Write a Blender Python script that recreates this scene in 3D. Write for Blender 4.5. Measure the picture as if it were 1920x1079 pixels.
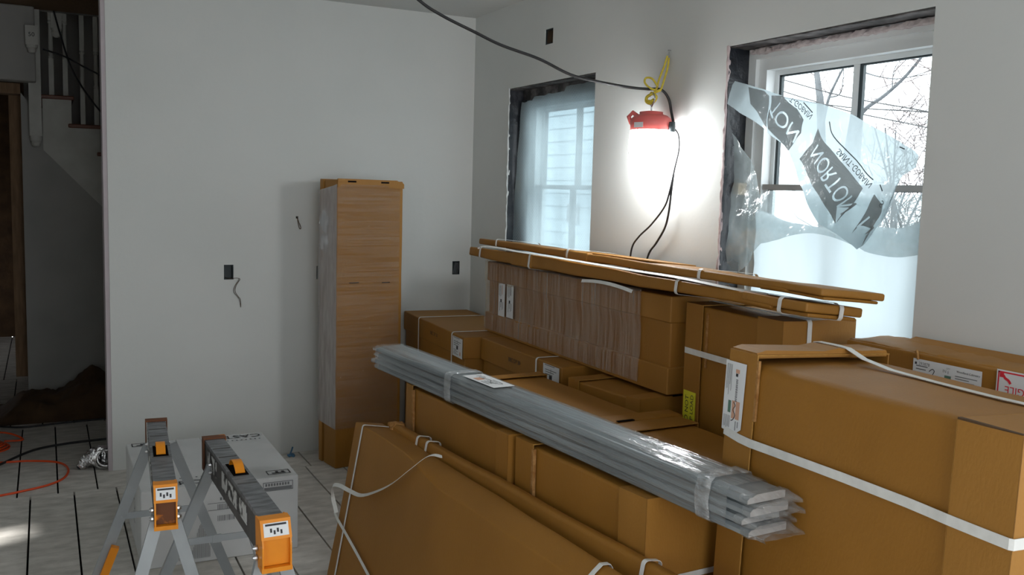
import bpy, bmesh, math, random
from mathutils import Vector, Matrix, noise as mn

for o in list(bpy.data.objects):
    bpy.data.objects.remove(o)
SC = bpy.context.scene
COL = SC.collection
RND = random.Random(7)

# ------------------------------------------------------------------ camera
def set_camera():
    yaw, pit, rol, f = 0.46728023, 0.10285447, -0.02675956, 1739.6
    fw = Vector((math.sin(yaw)*math.cos(pit), math.cos(yaw)*math.cos(pit), -math.sin(pit)))
    r = Vector((math.cos(yaw), -math.sin(yaw), 0)); d = fw.cross(r)
    r2 = math.cos(rol)*r + math.sin(rol)*d
    d2 = -math.sin(rol)*r + math.cos(rol)*d
    m = Matrix((r2, -d2, -fw)).transposed().to_4x4()
    m.translation = Vector((0, 0, 1.6))
    cd = bpy.data.cameras.new('camera'); co = bpy.data.objects.new('camera', cd)
    COL.objects.link(co); co.matrix_world = m
    cd.sensor_fit = 'HORIZONTAL'; cd.sensor_width = 36; cd.lens = 36*f/1920
    cd.clip_start = 0.05; cd.clip_end = 200
    SC.camera = co
set_camera()

# ------------------------------------------------------------------ world, exposure
SC.view_settings.view_transform = 'Standard'
SC.view_settings.look = 'None'
SC.view_settings.gamma = 1
SC.view_settings.use_curve_mapping = False
SC.view_settings.exposure = 0.0
SKY_STRENGTH = 5.0
LAMP_STRENGTH = 68.0
w = bpy.data.worlds.new('overcast_sky'); SC.world = w; w.use_nodes = True
nt = w.node_tree
bg = nt.nodes['Background']
bg.inputs['Color'].default_value = (0.93, 0.965, 1.0, 1)
bg.inputs['Strength'].default_value = SKY_STRENGTH
SC.cycles.max_bounces = 10
SC.cycles.diffuse_bounces = 6
SC.cycles.transparent_max_bounces = 24
SC.cycles.caustics_reflective = False
SC.cycles.caustics_refractive = False
SC.cycles.sample_clamp_indirect = 4.0

def portal(name, loc, size_y, size_z, axis):
    l = bpy.data.lights.new(name, 'AREA'); l.shape = 'RECTANGLE'
    l.size = size_y; l.size_y = size_z; l.cycles.is_portal = True
    o = bpy.data.objects.new(name, l); COL.objects.link(o); o.location = loc
    # light shines along its local -Z
    dirn = Vector(axis)
    o.rotation_euler = dirn.to_track_quat('-Z', 'Z').to_euler()
    return o
portal('daylight_portal', (2.70, 2.51, 1.55), 1.0, 1.4, (-1, 0, 0))
portal('daylight_portal', (2.70, 4.48, 1.55), 1.0, 1.4, (-1, 0, 0))
portal('daylight_portal', (1.05, -1.70, 1.60), 2.5, 1.5, (0, 1, 0))
portal('daylight_portal', (-1.80, -0.025, 1.60), 1.15, 1.3, (1, 0, 0))
portal('daylight_portal', (2.70, -0.375, 1.575), 1.15, 1.25, (-1, 0, 0))

sl = bpy.data.lights.new('patch_sun', 'SUN'); sl.energy = 8.0; sl.angle = math.radians(3.5); sl.color = (1.0, 0.98, 0.95)  # added light, aimed through the left wall slit to make the floor patch
so_ = bpy.data.objects.new('patch_sun', sl); COL.objects.link(so_)
so_.rotation_euler = Vector((1.48, 0.42, -1.38)).to_track_quat('-Z', 'Y').to_euler()
# ------------------------------------------------------------------ materials
def principled(name, col, rough=0.6, metal=0.0, spec=0.5):
    m = bpy.data.materials.new(name); m.use_nodes = True
    b = m.node_tree.nodes['Principled BSDF']
    b.inputs['Base Color'].default_value = (*col, 1)
    b.inputs['Roughness'].default_value = rough
    b.inputs['Metallic'].default_value = metal
    b.inputs['Specular IOR Level'].default_value = spec
    return m

def noisy(name, c1, c2, scale=6, rough=0.7, detail=6, bump=0.0, bscale=60, stretch=(1, 1, 1), metal=0.0, spec=0.4, lo=0.3, hi=0.7):
    m = principled(name, c1, rough, metal, spec); t = m.node_tree; b = t.nodes['Principled BSDF']
    tc = t.nodes.new('ShaderNodeTexCoord'); mp = t.nodes.new('ShaderNodeMapping')
    mp.inputs['Scale'].default_value = stretch
    t.links.new(tc.outputs['Object'], mp.inputs['Vector'])
    n = t.nodes.new('ShaderNodeTexNoise'); n.inputs['Scale'].default_value = scale; n.inputs['Detail'].default_value = detail
    t.links.new(mp.outputs['Vector'], n.inputs['Vector'])
    r = t.nodes.new('ShaderNodeValToRGB')
    r.color_ramp.elements[0].position = lo; r.color_ramp.elements[1].position = hi
    r.color_ramp.elements[0].color = (*c1, 1); r.color_ramp.elements[1].color = (*c2, 1)
    t.links.new(n.outputs['Fac'], r.inputs['Fac']); t.links.new(r.outputs['Color'], b.inputs['Base Color'])
    if bump:
        n2 = t.nodes.new('ShaderNodeTexNoise'); n2.inputs['Scale'].default_value = bscale; n2.inputs['Detail'].default_value = 4
        t.links.new(mp.outputs['Vector'], n2.inputs['Vector'])
        bp = t.nodes.new('ShaderNodeBump'); bp.inputs['Strength'].default_value = bump; bp.inputs['Distance'].default_value = 0.01
        t.links.new(n2.outputs['Fac'], bp.inputs['Height']); t.links.new(bp.outputs['Normal'], b.inputs['Normal'])
    return m

def film(name, col=(0.95, 0.97, 1.0), transp=0.75, haze=0.1, stretch=(1, 1, 1), scale=8, bump=0.6, rough=0.12, transl=False, var=0.0, bdist=0.02, lumpy=0.25):
    """clear plastic: mostly transparent, some haze, glossy wrinkles"""
    m = bpy.data.materials.new(name); m.use_nodes = True; t = m.node_tree; t.nodes.clear()
    out = t.nodes.new('ShaderNodeOutputMaterial')
    tc = t.nodes.new('ShaderNodeTexCoord'); mp = t.nodes.new('ShaderNodeMapping'); mp.inputs['Scale'].default_value = stretch
    t.links.new(tc.outputs['Object'], mp.inputs['Vector'])
    n = t.nodes.new('ShaderNodeTexNoise'); n.inputs['Scale'].default_value = scale; n.inputs['Detail'].default_value = 5
    n.inputs['Distortion'].default_value = 0.6
    t.links.new(mp.outputs['Vector'], n.inputs['Vector'])
    bp = t.nodes.new('ShaderNodeBump'); bp.inputs['Strength'].default_value = bump; bp.inputs['Distance'].default_value = bdist
    t.links.new(n.outputs['Fac'], bp.inputs['Height'])
    tr = t.nodes.new('ShaderNodeBsdfTransparent'); tr.inputs['Color'].default_value = (*col, 1)
    df = t.nodes.new('ShaderNodeBsdfDiffuse'); df.inputs['Color'].default_value = (*col, 1)
    hz = df
    if transl:
        tl = t.nodes.new('ShaderNodeBsdfTranslucent'); tl.inputs['Color'].default_value = (*col, 1)
        mx0 = t.nodes.new('ShaderNodeMixShader'); mx0.inputs[0].default_value = 0.75
        t.links.new(df.outputs[0], mx0.inputs[1]); t.links.new(tl.outputs[0], mx0.inputs[2]); hz = mx0
    gl = t.nodes.new('ShaderNodeBsdfGlossy'); gl.inputs['Roughness'].default_value = rough
    t.links.new(bp.outputs['Normal'], gl.inputs['Normal'])
    m1 = t.nodes.new('ShaderNodeMixShader'); m1.inputs[0].default_value = haze/(haze+transp)
    if var:
        n2 = t.nodes.new('ShaderNodeTexNoise'); n2.inputs['Scale'].default_value = scale*0.6; n2.inputs['Detail'].default_value = 4
        t.links.new(mp.outputs['Vector'], n2.inputs['Vector'])
        mr = t.nodes.new('ShaderNodeMapRange'); mr.inputs[1].default_value = 0.3; mr.inputs[2].default_value = 0.75
        mr.inputs[3].default_value = max(0, haze/(haze+transp)-var); mr.inputs[4].default_value = min(1, haze/(haze+transp)+var)
        t.links.new(n2.outputs['Fac'], mr.inputs[0]); t.links.new(mr.outputs[0], m1.inputs[0])
    t.links.new(tr.outputs[0], m1.inputs[1]); t.links.new(hz.outputs[0], m1.inputs[2])
    m2 = t.nodes.new('ShaderNodeMixShader'); m2.inputs[0].default_value = 1-haze-transp
    t.links.new(m1.outputs[0], m2.inputs[1]); t.links.new(gl.outputs[0], m2.inputs[2])
    t.links.new(m2.outputs[0], out.inputs[0])
    return m

M = {}
M['wall'] = noisy('painted_plaster', (0.60, 0.615, 0.60), (0.64, 0.65, 0.635), 1.6, 0.85, 5, 0.08, 30, spec=0.2)
M['ceiling'] = noisy('ceiling_plaster', (0.55, 0.56, 0.55), (0.58, 0.59, 0.58), 2.0, 0.9, 4, 0.05, 30, spec=0.2)
M['raw_edge'] = noisy('raw_drywall_edge', (0.42, 0.33, 0.34), (0.58, 0.48, 0.47), 30, 0.9, 5, 0.3, 60)
M['pink_edge'] = noisy('wall_end_paint', (0.45, 0.40, 0.42), (0.50, 0.45, 0.47), 8, 0.9)
M['board'] = noisy('dusty_plywood', (0.43, 0.41, 0.375), (0.66, 0.63, 0.585), 9, 0.75, 10, 0.25, 40, (1.0, 2.2, 1), spec=0.35)
M['void'] = principled('dark_gap', (0.01, 0.008, 0.008), 1.0, 0, 0.0)
M['card'] = noisy('cardboard', (0.292, 0.126, 0.012), (0.336, 0.148, 0.018), 5, 0.60, 8, 0.10, 160, (1, 1, 0.4), spec=0.5)
M['card2'] = noisy('cardboard_pale', (0.317, 0.142, 0.018), (0.362, 0.166, 0.026), 6, 0.60, 8, 0.10, 160, (1, 1, 0.4), spec=0.5)
M['cut_edge'] = noisy('cardboard_cut_edge', (0.34, 0.165, 0.03), (0.44, 0.24, 0.055), 60, 0.8, 4)
M['card_in'] = noisy('cardboard_torn_edge', (0.28, 0.12, 0.025), (0.46, 0.25, 0.09), 60, 0.9, 5, 0.4, 200)
M['strap'] = noisy('white_strap', (0.70, 0.70, 0.67), (0.78, 0.78, 0.75), 40, 0.45, 3)
M['paper'] = noisy('white_label_paper', (0.72, 0.74, 0.75), (0.78, 0.79, 0.80), 12, 0.6, 3)
M['ink'] = principled('black_ink', (0.035, 0.035, 0.04), 0.7)
M['greyink'] = principled('grey_ink', (0.16, 0.165, 0.17), 0.7)
M['green'] = principled('green_ink', (0.10, 0.20, 0.15), 0.7)
M['orangeink'] = principled('orange_ink', (0.62, 0.35, 0.24), 0.7)
M['red'] = principled('red_ink', (0.72, 0.03, 0.05), 0.6)
M['yellow'] = principled('yellow_label', (0.78, 0.74, 0.04), 0.5)
M['wrap'] = film('stretch_wrap', (0.95, 0.93, 0.90), 0.85, 0.055, (1.2, 1.2, 55), 4, 1.0, 0.09, var=0.055, bdist=0.05)
M['wrap_side'] = film('stretch_wrap_hazy', (0.80, 0.79, 0.80), 0.55, 0.38, (3, 14, 3), 4, 0.8, 0.2, var=0.08)
M['wrap_up'] = film('stretch_wrap_upright', (0.88, 0.82, 0.72), 0.77, 0.16, (1.5, 30, 1.0), 4, 1.0, 0.18, var=0.14)
M['poly'] = film('poly_sleeve', (0.92, 0.96, 0.98), 0.66, 0.075, (22, 1.3, 22), 1.6, 1.0, 0.10, var=0.10)
M['poly_end'] = film('poly_sleeve_end', (0.92, 0.94, 0.95), 0.70, 0.12, (12, 6, 12), 4, 1.0, 0.15, var=0.2)
M['moulding'] = noisy('grey_primed_moulding', (0.25, 0.27, 0.28), (0.31, 0.335, 0.345), 5, 0.35, 4, stretch=(6, 0.5, 6))
M['raw_wood'] = noisy('pale_raw_wood', (0.60, 0.55, 0.52), (0.70, 0.66, 0.63), 30, 0.7)
M['white_frame'] = noisy('white_vinyl', (0.74, 0.76, 0.76), (0.78, 0.80, 0.80), 4, 0.4, 3)
M['dark_seal'] = principled('dark_spacer', (0.03, 0.045, 0.05), 0.5)
M['rail'] = noisy('taupe_rail', (0.38, 0.36, 0.35), (0.44, 0.42, 0.40), 8, 0.5)
M['tape'] = noisy('black_flashing_tape', (0.013, 0.015, 0.02), (0.045, 0.045, 0.05), 14, 0.35, 6, 0.5, 30, lo=0.45, hi=0.8)
M['tape_dusty'] = noisy('dusty_flashing_tape', (0.03, 0.027, 0.027), (0.22, 0.20, 0.20), 16, 0.6, 8, 0.5, 40, (1, 1, 1), lo=0.42, hi=0.85)
M['foam'] = noisy('pinkish_spray_foam', (0.42, 0.35, 0.35), (0.62, 0.55, 0.54), 40, 0.9, 4, 0.6, 60)
M['shim'] = noisy('wood_shim', (0.55, 0.36, 0.20), (0.64, 0.45, 0.27), 8, 0.7, 6, stretch=(1, 1, 8))
M['sheet'] = film('milky_sheeting', (0.49, 0.545, 0.565), 0.015, 0.935, (1, 2.5, 1.2), 3.5, 0.8, 0.25, True, var=0.02)
M['sheet_thin'] = film('clear_sheeting', (0.62, 0.68, 0.69), 0.55, 0.35, (1, 2.0, 2.0), 6, 0.9, 0.12, True, var=0.16)
M['sheet_flap'] = film('printed_sheeting', (0.50, 0.57, 0.595), 0.085, 0.845, (1, 3, 3), 3.5, 1.0, 0.15, True, var=0.16)
M['sheet_ink'] = film('sheet_grey_print', (0.33, 0.322, 0.315), 0.05, 0.91, (1, 5, 5), 5, 0.8, 0.25, True, var=0.06)
M['sheet_white'] = film('sheet_white_letter', (0.75, 0.80, 0.82), 0.02, 0.96, (1, 4, 4), 5, 0.3, 0.25, True)
M['sheet_dark'] = principled('sheet_dark_letter', (0.10, 0.12, 0.13), 0.6)
M['red_plastic'] = noisy('red_plastic', (0.72, 0.13, 0.12), (0.78, 0.18, 0.165), 8, 0.35)  # red paled to take in the glare from the lamp
M['rubber'] = noisy('black_rubber', (0.016, 0.016, 0.018), (0.03, 0.03, 0.032), 20, 0.45)
M['rope'] = noisy('yellow_rope', (0.60, 0.46, 0.04), (0.72, 0.58, 0.08), 60, 0.6)
M['steel'] = principled('bright_steel', (0.62, 0.62, 0.63), 0.25, 1.0)
M['grey_steel'] = noisy('grey_galvanised_leg', (0.30, 0.325, 0.34), (0.36, 0.385, 0.40), 10, 0.42, 4, metal=0.35)
M['beam'] = noisy('scuffed_grey_beam', (0.11, 0.114, 0.122), (0.30, 0.31, 0.325), 16, 0.5, 9, 0.15, 60, (1, 3.5, 1), metal=0.2, lo=0.36, hi=0.80)
M['beam_side'] = noisy('worn_beam_side', (0.05, 0.047, 0.045), (0.13, 0.125, 0.12), 10, 0.55, 6, metal=0.2)
M['orange'] = noisy('orange_paint', (0.70, 0.225, 0.006), (0.80, 0.28, 0.012), 9, 0.45, 4)
M['rust'] = noisy('rusty_orange_paint', (0.13, 0.045, 0.015), (0.70, 0.22, 0.01), 7, 0.7, 5, lo=0.60, hi=0.63)
M['whitebox'] = noisy('white_carton', (0.52, 0.53, 0.53), (0.58, 0.585, 0.585), 6, 0.7, 5)
M['foil'] = noisy('crumpled_foil', (0.70, 0.70, 0.71), (0.85, 0.85, 0.86), 20, 0.22, 4, 0.9, 40, metal=1.0)
M['orange_cord'] = principled('orange_cord', (0.72, 0.075, 0.012), 0.45)
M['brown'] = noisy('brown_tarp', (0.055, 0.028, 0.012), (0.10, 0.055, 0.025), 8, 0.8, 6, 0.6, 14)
M['old_white'] = noisy('old_white_paint', (0.50, 0.50, 0.46), (0.60, 0.60, 0.56), 7, 0.6, 6, 0.2, 30)
M['tread'] = noisy('dark_red_wood', (0.14, 0.045, 0.025), (0.20, 0.07, 0.035), 10, 0.4, 6, stretch=(1, 8, 8))
M['brown_wood'] = noisy('bare_brown_wood', (0.17, 0.10, 0.05), (0.25, 0.15, 0.08), 8, 0.7, 6, stretch=(6, 6, 1))
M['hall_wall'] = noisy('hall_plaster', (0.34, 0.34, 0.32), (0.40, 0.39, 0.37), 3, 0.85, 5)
M['bluetape'] = principled('blue_tape', (0.06, 0.17, 0.30), 0.6)
M['bark'] = noisy('grey_bark', (0.055, 0.06, 0.066), (0.10, 0.107, 0.115), 12, 0.9, 6)
M['twig'] = noisy('twig_bark', (0.075, 0.06, 0.06), (0.12, 0.10, 0.10), 12, 0.9, 4)
M['snow'] = noisy('pale_ground', (0.32, 0.34, 0.36), (0.42, 0.44, 0.46), 2, 0.9)
M['siding'] = noisy('pale_siding', (0.40, 0.46, 0.50), (0.44, 0.50, 0.54), 2, 0.6)
M['vent'] = principled('grey_vent', (0.17, 0.17, 0.18), 0.6)

def make_glass():
    m = bpy.data.materials.new('window_glass'); m.use_nodes = True; t = m.node_tree; t.nodes.clear()
    out = t.nodes.new('ShaderNodeOutputMaterial')
    tr = t.nodes.new('ShaderNodeBsdfTransparent'); tr.inputs[0].default_value = (0.95, 0.98, 0.98, 1)
    gl = t.nodes.new('ShaderNodeBsdfGlossy'); gl.inputs['Roughness'].default_value = 0.02
    mx = t.nodes.new('ShaderNodeMixShader'); mx.inputs[0].default_value = 0.05
    t.links.new(tr.outputs[0], mx.inputs[1]); t.links.new(gl.outputs[0], mx.inputs[2]); t.links.new(mx.outputs[0], out.inputs[0])
    return m
M['glass'] = make_glass()

def make_scrim():
    """reinforced sheeting: milky film with a diamond scrim of threads"""
    m = film('reinforced_sheeting', (0.46, 0.55, 0.58), 0.34, 0.60, (1, 1.5, 1), 3.0, 0.7, 0.25, True, var=0.18)
    t = m.node_tree
    out = [n for n in t.nodes if n.type == 'OUTPUT_MATERIAL'][0]
    base = out.inputs[0].links[0].from_socket
    tc = t.nodes.new('ShaderNodeTexCoord'); sx = t.nodes.new('ShaderNodeSeparateXYZ')
    t.links.new(tc.outputs['Object'], sx.inputs[0])
    def math_(op, a, b=None):
        n = t.nodes.new('ShaderNodeMath'); n.operation = op
        for i, v in enumerate((a, b)):
            if v is None: continue
            if isinstance(v, (int, float)): n.inputs[i].default_value = v
            else: t.links.new(v, n.inputs[i])
        return n.outputs[0]
    y2 = math_('MULTIPLY', sx.outputs['Y'], 1.25)
    a = math_('ADD', y2, sx.outputs['Z']); b = math_('SUBTRACT', y2, sx.outputs['Z'])
    fa = math_('GREATER_THAN', math_('FRACT', math_('MULTIPLY', a, 52.0)), 0.80)
    fb = math_('GREATER_THAN', math_('FRACT', math_('MULTIPLY', b, 52.0)), 0.80)
    f = math_('MULTIPLY', math_('MAXIMUM', fa, fb), 0.55)
    d = t.nodes.new('ShaderNodeBsdfDiffuse'); d.inputs[0].default_value = (0.60, 0.67, 0.70, 1)
    tl = t.nodes.new('ShaderNodeBsdfTranslucent'); tl.inputs[0].default_value = (0.30, 0.36, 0.38, 1)
    mm = t.nodes.new('ShaderNodeMixShader'); mm.inputs[0].default_value = 0.5
    t.links.new(d.outputs[0], mm.inputs[1]); t.links.new(tl.outputs[0], mm.inputs[2])
    mx = t.nodes.new('ShaderNodeMixShader')
    t.links.new(f, mx.inputs[0]); t.links.new(base, mx.inputs[1]); t.links.new(mm.outputs[0], mx.inputs[2])
    t.links.new(mx.outputs[0], out.inputs[0])
    return m
M['scrim'] = make_scrim()

def make_emit():
    m = bpy.data.materials.new('lamp_glow'); m.use_nodes = True; t = m.node_tree; t.nodes.clear()
    out = t.nodes.new('ShaderNodeOutputMaterial'); e = t.nodes.new('ShaderNodeEmission')
    e.inputs[0].default_value = (0.96, 0.99, 1.0, 1); e.inputs[1].default_value = LAMP_STRENGTH
    t.links.new(e.outputs[0], out.inputs[0]); return m
M['glow'] = make_emit()

# ------------------------------------------------------------------ mesh helpers
def V(*a): return Vector(a)

class MB:
    def __init__(s): s.v = []; s.f = []
    def add(s, verts, faces):
        o = len(s.v); s.v += [Vector(p) for p in verts]; s.f += [[i+o for i in f] for f in faces]; return s
    def box(s, lo, hi):
        x0, y0, z0 = lo; x1, y1, z1 = hi
        return s.add([(x0,y0,z0),(x1,y0,z0),(x1,y1,z0),(x0,y1,z0),(x0,y0,z1),(x1,y0,z1),(x1,y1,z1),(x0,y1,z1)],
                     [(3,2,1,0),(4,5,6,7),(0,1,5,4),(1,2,6,5),(2,3,7,6),(3,0,4,7)])
    def obox(s, c, ux, uy, uz, sx, sy, sz):
        c = Vector(c); pts = []
        for k in (-.5, .5):
            for a, b in ((-.5,-.5),(.5,-.5),(.5,.5),(-.5,.5)):
                pts.append(c + Vector(ux)*a*sx + Vector(uy)*b*sy + Vector(uz)*k*sz)
        return s.add(pts, [(3,2,1,0),(4,5,6,7),(0,1,5,4),(1,2,6,5),(2,3,7,6),(3,0,4,7)])
    def bar(s, a, b, w, h, up=(0, 0, 1)):
        a = Vector(a); b = Vector(b); d = (b-a); L = d.length; d.normalize()
        sd = d.cross(Vector(up)).normalized(); u = sd.cross(d)
        return s.obox((a+b)/2, sd, d, u, w, L, h)
    def rbox(s, lo, hi, r=0.008, seg=2, cuts=(1, 1, 1), fn=None):
        lo = Vector(lo); hi = Vector(hi)
        axes = []
        for i in range(3):
            a, b = lo[i], hi[i]; rr = min(r, (b-a)*0.49)
            l = [a + rr*k/seg for k in range(seg)] + [a+rr + (b-a-2*rr)*k/cuts[i] for k in range(cuts[i]+1)] + [b-rr+rr*k/seg for k in range(1, seg+1)]
            axes.append(l)
        rr = [min(r, (hi[i]-lo[i])*0.49) for i in range(3)]
        idx = {}; base = len(s.v)
        n = [len(a) for a in axes]
        def vid(i, j, k):
            key = (i, j, k)
            if key not in idx:
                p = Vector((axes[0][i], axes[1][j], axes[2][k]))
                c = Vector([min(max(p[q], lo[q]+rr[q]), hi[q]-rr[q]) for q in range(3)])
                d = p-c; m = max(abs(d[q])/rr[q] if rr[q] else 0 for q in range(3))
                if d.length > 1e-9:
                    e = Vector([d[q]/rr[q] if rr[q] else 0 for q in range(3)]); e = e/e.length*m
                    p = c + Vector([e[q]*rr[q] for q in range(3)])
                if fn: p = fn(p)
                idx[key] = len(s.v); s.v.append(p)
            return idx[key]
        for ax in range(3):
            b, c = (ax+1) % 3, (ax+2) % 3
            for side in (0, n[ax]-1):
                for j in range(n[b]-1):
                    for k in range(n[c]-1):
                        def q(u, v):
                            t = [0, 0, 0]; t[ax] = side; t[b] = u; t[c] = v; return vid(*t)
                        f = [q(j,k), q(j+1,k), q(j+1,k+1), q(j,k+1)]
                        s.f.append(f if side else f[::-1])
        return s
    def tube(s, pts, rad, n=8, caps=True):
        pts = [Vector(p) for p in pts]; R = rad if hasattr(rad, '__len__') else [rad]*len(pts)
        prev = None; rings = []
        for i, p in enumerate(pts):
            t = (pts[min(i+1, len(pts)-1)] - pts[max(i-1, 0)]).normalized()
            if prev is None:
                a = Vector((0, 0, 1)) if abs(t.z) < .9 else Vector((1, 0, 0))
                u = t.cross(a).normalized()
            else:
                u = (prev - t*prev.dot(t)).normalized()
            prev = u; v = t.cross(u)
            o = len(s.v); rings.append(o)
            for k in range(n):
                an = 2*math.pi*k/n
                s.v.append(p + (u*math.cos(an) + v*math.sin(an))*R[i])
        for a, b in zip(rings[:-1], rings[1:]):
            for k in range(n):
                s.f.append([a+k, a+(k+1) % n, b+(k+1) % n, b+k])
        if caps:
            s.f.append([rings[0]+k for k in range(n)][::-1]); s.f.append([rings[-1]+k for k in range(n)])
        return s
    def lathe(s, prof, c=(0, 0, 0), n=24, fn=None):
        c = Vector(c); rings = []
        for r, z in prof:
            rings.append(len(s.v))
            for k in range(n):
                a = 2*math.pi*k/n; p = c + Vector((r*math.cos(a), r*math.sin(a), z))
                s.v.append(fn(p) if fn else p)
        for a, b in zip(rings[:-1], rings[1:]):
            for k in range(n): s.f.append([a+k, a+(k+1) % n, b+(k+1) % n, b+k])
        s.f.append([rings[0]+k for k in range(n)][::-1]); s.f.append([rings[-1]+k for k in range(n)])
        return s
    def ribbon(s, pts, wd, width, thick=0.0012, closed=False):
        pts = [Vector(p) for p in pts]; N = len(pts)
        W = [Vector(x) for x in wd] if isinstance(wd[0], (tuple, list, Vector)) else [Vector(wd)]*N
        o = len(s.v)
        for i, p in enumerate(pts):
            t = (pts[(i+1) % N] - pts[i-1]) if closed else (pts[min(i+1, N-1)] - pts[max(i-1, 0)])
            t.normalize(); b = (W[i] - t*W[i].dot(t)).normalized(); nn = t.cross(b)
            for a, c in ((-.5,-.5),(.5,-.5),(.5,.5),(-.5,.5)):
                s.v.append(p + b*a*width + nn*c*thick)
        R = range(N) if closed else range(N-1)
        for i in R:
            a = o+4*i; b = o+4*((i+1) % N)
            for k in range(4): s.f.append([a+k, a+(k+1) % 4, b+(k+1) % 4, b+k])
        if not closed:
            s.f.append([o, o+1, o+2, o+3][::-1]); e = o+4*(N-1); s.f.append([e, e+1, e+2, e+3])
        return s
    def prism(s, poly, fn, t0, t1):
        """poly of 2D points; fn(u,v,t)->Vector"""
        n = len(poly)
        return s.add([fn(u, v, t0) for u, v in poly] + [fn(u, v, t1) for u, v in poly],
              [list(range(n))[::-1], list(range(n, 2*n))] + [[i, (i+1) % n, n+(i+1) % n, n+i] for i in range(n)])
    def text(s, txt, size, origin, U, Vv, align='CENTER', mirror=False, lift=0.0, fn=None, font_shear=0.0):
        vs, fs = text_geo(txt, size, align)
        origin = Vector(origin); U = Vector(U); Vv = Vector(Vv); N = U.cross(Vv).normalized()
        pts = []
        for x, y in vs:
            if mirror: y = -y
            p = origin + U*x + Vv*y + N*lift
            pts.append(fn(p) if fn else p)
        return s.add(pts, fs)
    def build(s, name, mat, parent=None, smooth=False, fix=True, wn=False):
        me = bpy.data.meshes.new(name); me.from_pydata([tuple(v) for v in s.v], [], s.f)
        if fix:
            bm = bmesh.new(); bm.from_mesh(me); bmesh.ops.recalc_face_normals(bm, faces=bm.faces[:]); bm.to_mesh(me); bm.free()
        me.materials.append(M[mat] if isinstance(mat, str) else mat)
        if smooth:
            for p in me.polygons: p.use_smooth = True
        me.update()
        o = bpy.data.objects.new(name, me); COL.objects.link(o)
        if wn:
            md = o.modifiers.new('weighted_normal', 'WEIGHTED_NORMAL'); md.keep_sharp = False; md.weight = 80
        if parent is not None: o.parent = parent
        return o

_tc = {}
def text_geo(txt, size, align):
    key = (txt, size, align)
    if key in _tc: return _tc[key]
    c = bpy.data.curves.new('txt', 'FONT'); c.body = txt; c.size = size; c.align_x = align; c.align_y = 'CENTER'
    c.resolution_u = 3
    o = bpy.data.objects.new('txt', c); COL.objects.link(o)
    dg = bpy.context.evaluated_depsgraph_get()
    me = bpy.data.meshes.new_from_object(o.evaluated_get(dg))
    vs = [(v.co.x, v.co.y) for v in me.vertices]; fs = [list(p.vertices) for p in me.polygons]
    bpy.data.objects.remove(o); bpy.data.curves.remove(c); bpy.data.meshes.remove(me)
    _tc[key] = (vs, fs); return _tc[key]

def tag(o, label=None, cat=None, group=None, kind=None):
    if label: o['label'] = label
    if cat: o['category'] = cat
    if group: o['group'] = group
    if kind: o['kind'] = kind
    return o

def thing(name, loc, rz=0.0, label=None, cat=None, group=None, lean=0.0, kind=None):
    o = bpy.data.objects.new(name, None); COL.objects.link(o); o.empty_display_size = 0.1
    o.location = loc; o.rotation_euler = (0, lean, rz)
    return tag(o, label, cat, group, kind)

def spline(pts, n=8):
    """Catmull-Rom through the points"""
    P = [Vector(p) for p in pts]; out = []
    for i in range(len(P)-1):
        p0 = P[max(i-1, 0)]; p1 = P[i]; p2 = P[i+1]; p3 = P[min(i+2, len(P)-1)]
        for k in range(n):
            t = k/n
            out.append(0.5*((2*p1) + (p2-p0)*t + (2*p0-5*p1+4*p2-p3)*t*t + (3*p1-p0-3*p2+p3)*t**3))
    out.append(P[-1]); return out

def wobble(amp, sc, seed=0.0):
    def f(p):
        q = Vector(p)*sc + Vector((seed, seed*1.7, -seed))
        return p + Vector((mn.noise(q), mn.noise(q+Vector((7.1, 0, 3))), mn.noise(q+Vector((0, 5.3, 9)))))*amp
    return f

# ------------------------------------------------------------------ the room
def wall_grid(name, axis, a0, a1, lo, hi, holes, mat):
    """wall slab between coordinate a0..a1 along axis, spanning lo..hi in the other two (h, z), with rectangular holes"""
    hs = sorted({lo[0], hi[0], *[v for h in holes for v in (h[0], h[1])]})
    zs = sorted({lo[1], hi[1], *[v for h in holes for v in (h[2], h[3])]})
    def solid(i, j):
        if i < 0 or j < 0 or i >= len(hs)-1 or j >= len(zs)-1: return False
        c = ((hs[i]+hs[i+1])/2, (zs[j]+zs[j+1])/2)
        return not any(h[0] < c[0] < h[1] and h[2] < c[1] < h[3] for h in holes)
    def P(a, h, z): return (a, h, z) if axis == 0 else (h, a, z)
    mb = MB()
    for i in range(len(hs)-1):
        for j in range(len(zs)-1):
            if not solid(i, j): continue
            h0, h1, z0, z1 = hs[i], hs[i+1], zs[j], zs[j+1]
            for a in (a0, a1): mb.add([P(a,h0,z0), P(a,h1,z0), P(a,h1,z1), P(a,h0,z1)], [[0,1,2,3]])
            for (di, dj, q) in ((-1,0,((h0,z0),(h0,z1))), (1,0,((h1,z0),(h1,z1))), (0,-1,((h0,z0),(h1,z0))), (0,1,((h0,z1),(h1,z1)))):
                if not solid(i+di, j+dj):
                    (ha, za), (hb, zb) = q
                    mb.add([P(a0,ha,za), P(a1,ha,za), P(a1,hb,zb), P(a0,hb,zb)], [[0,1,2,3]])
    me_o = mb.build(name, mat)
    bm = bmesh.new(); bm.from_mesh(me_o.data); bmesh.ops.remove_doubles(bm, verts=bm.verts[:], dist=1e-5)
    bmesh.ops.recalc_face_normals(bm, faces=bm.faces[:]); bm.to_mesh(me_o.data); bm.free()
    return tag(me_o, kind='structure')

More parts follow.
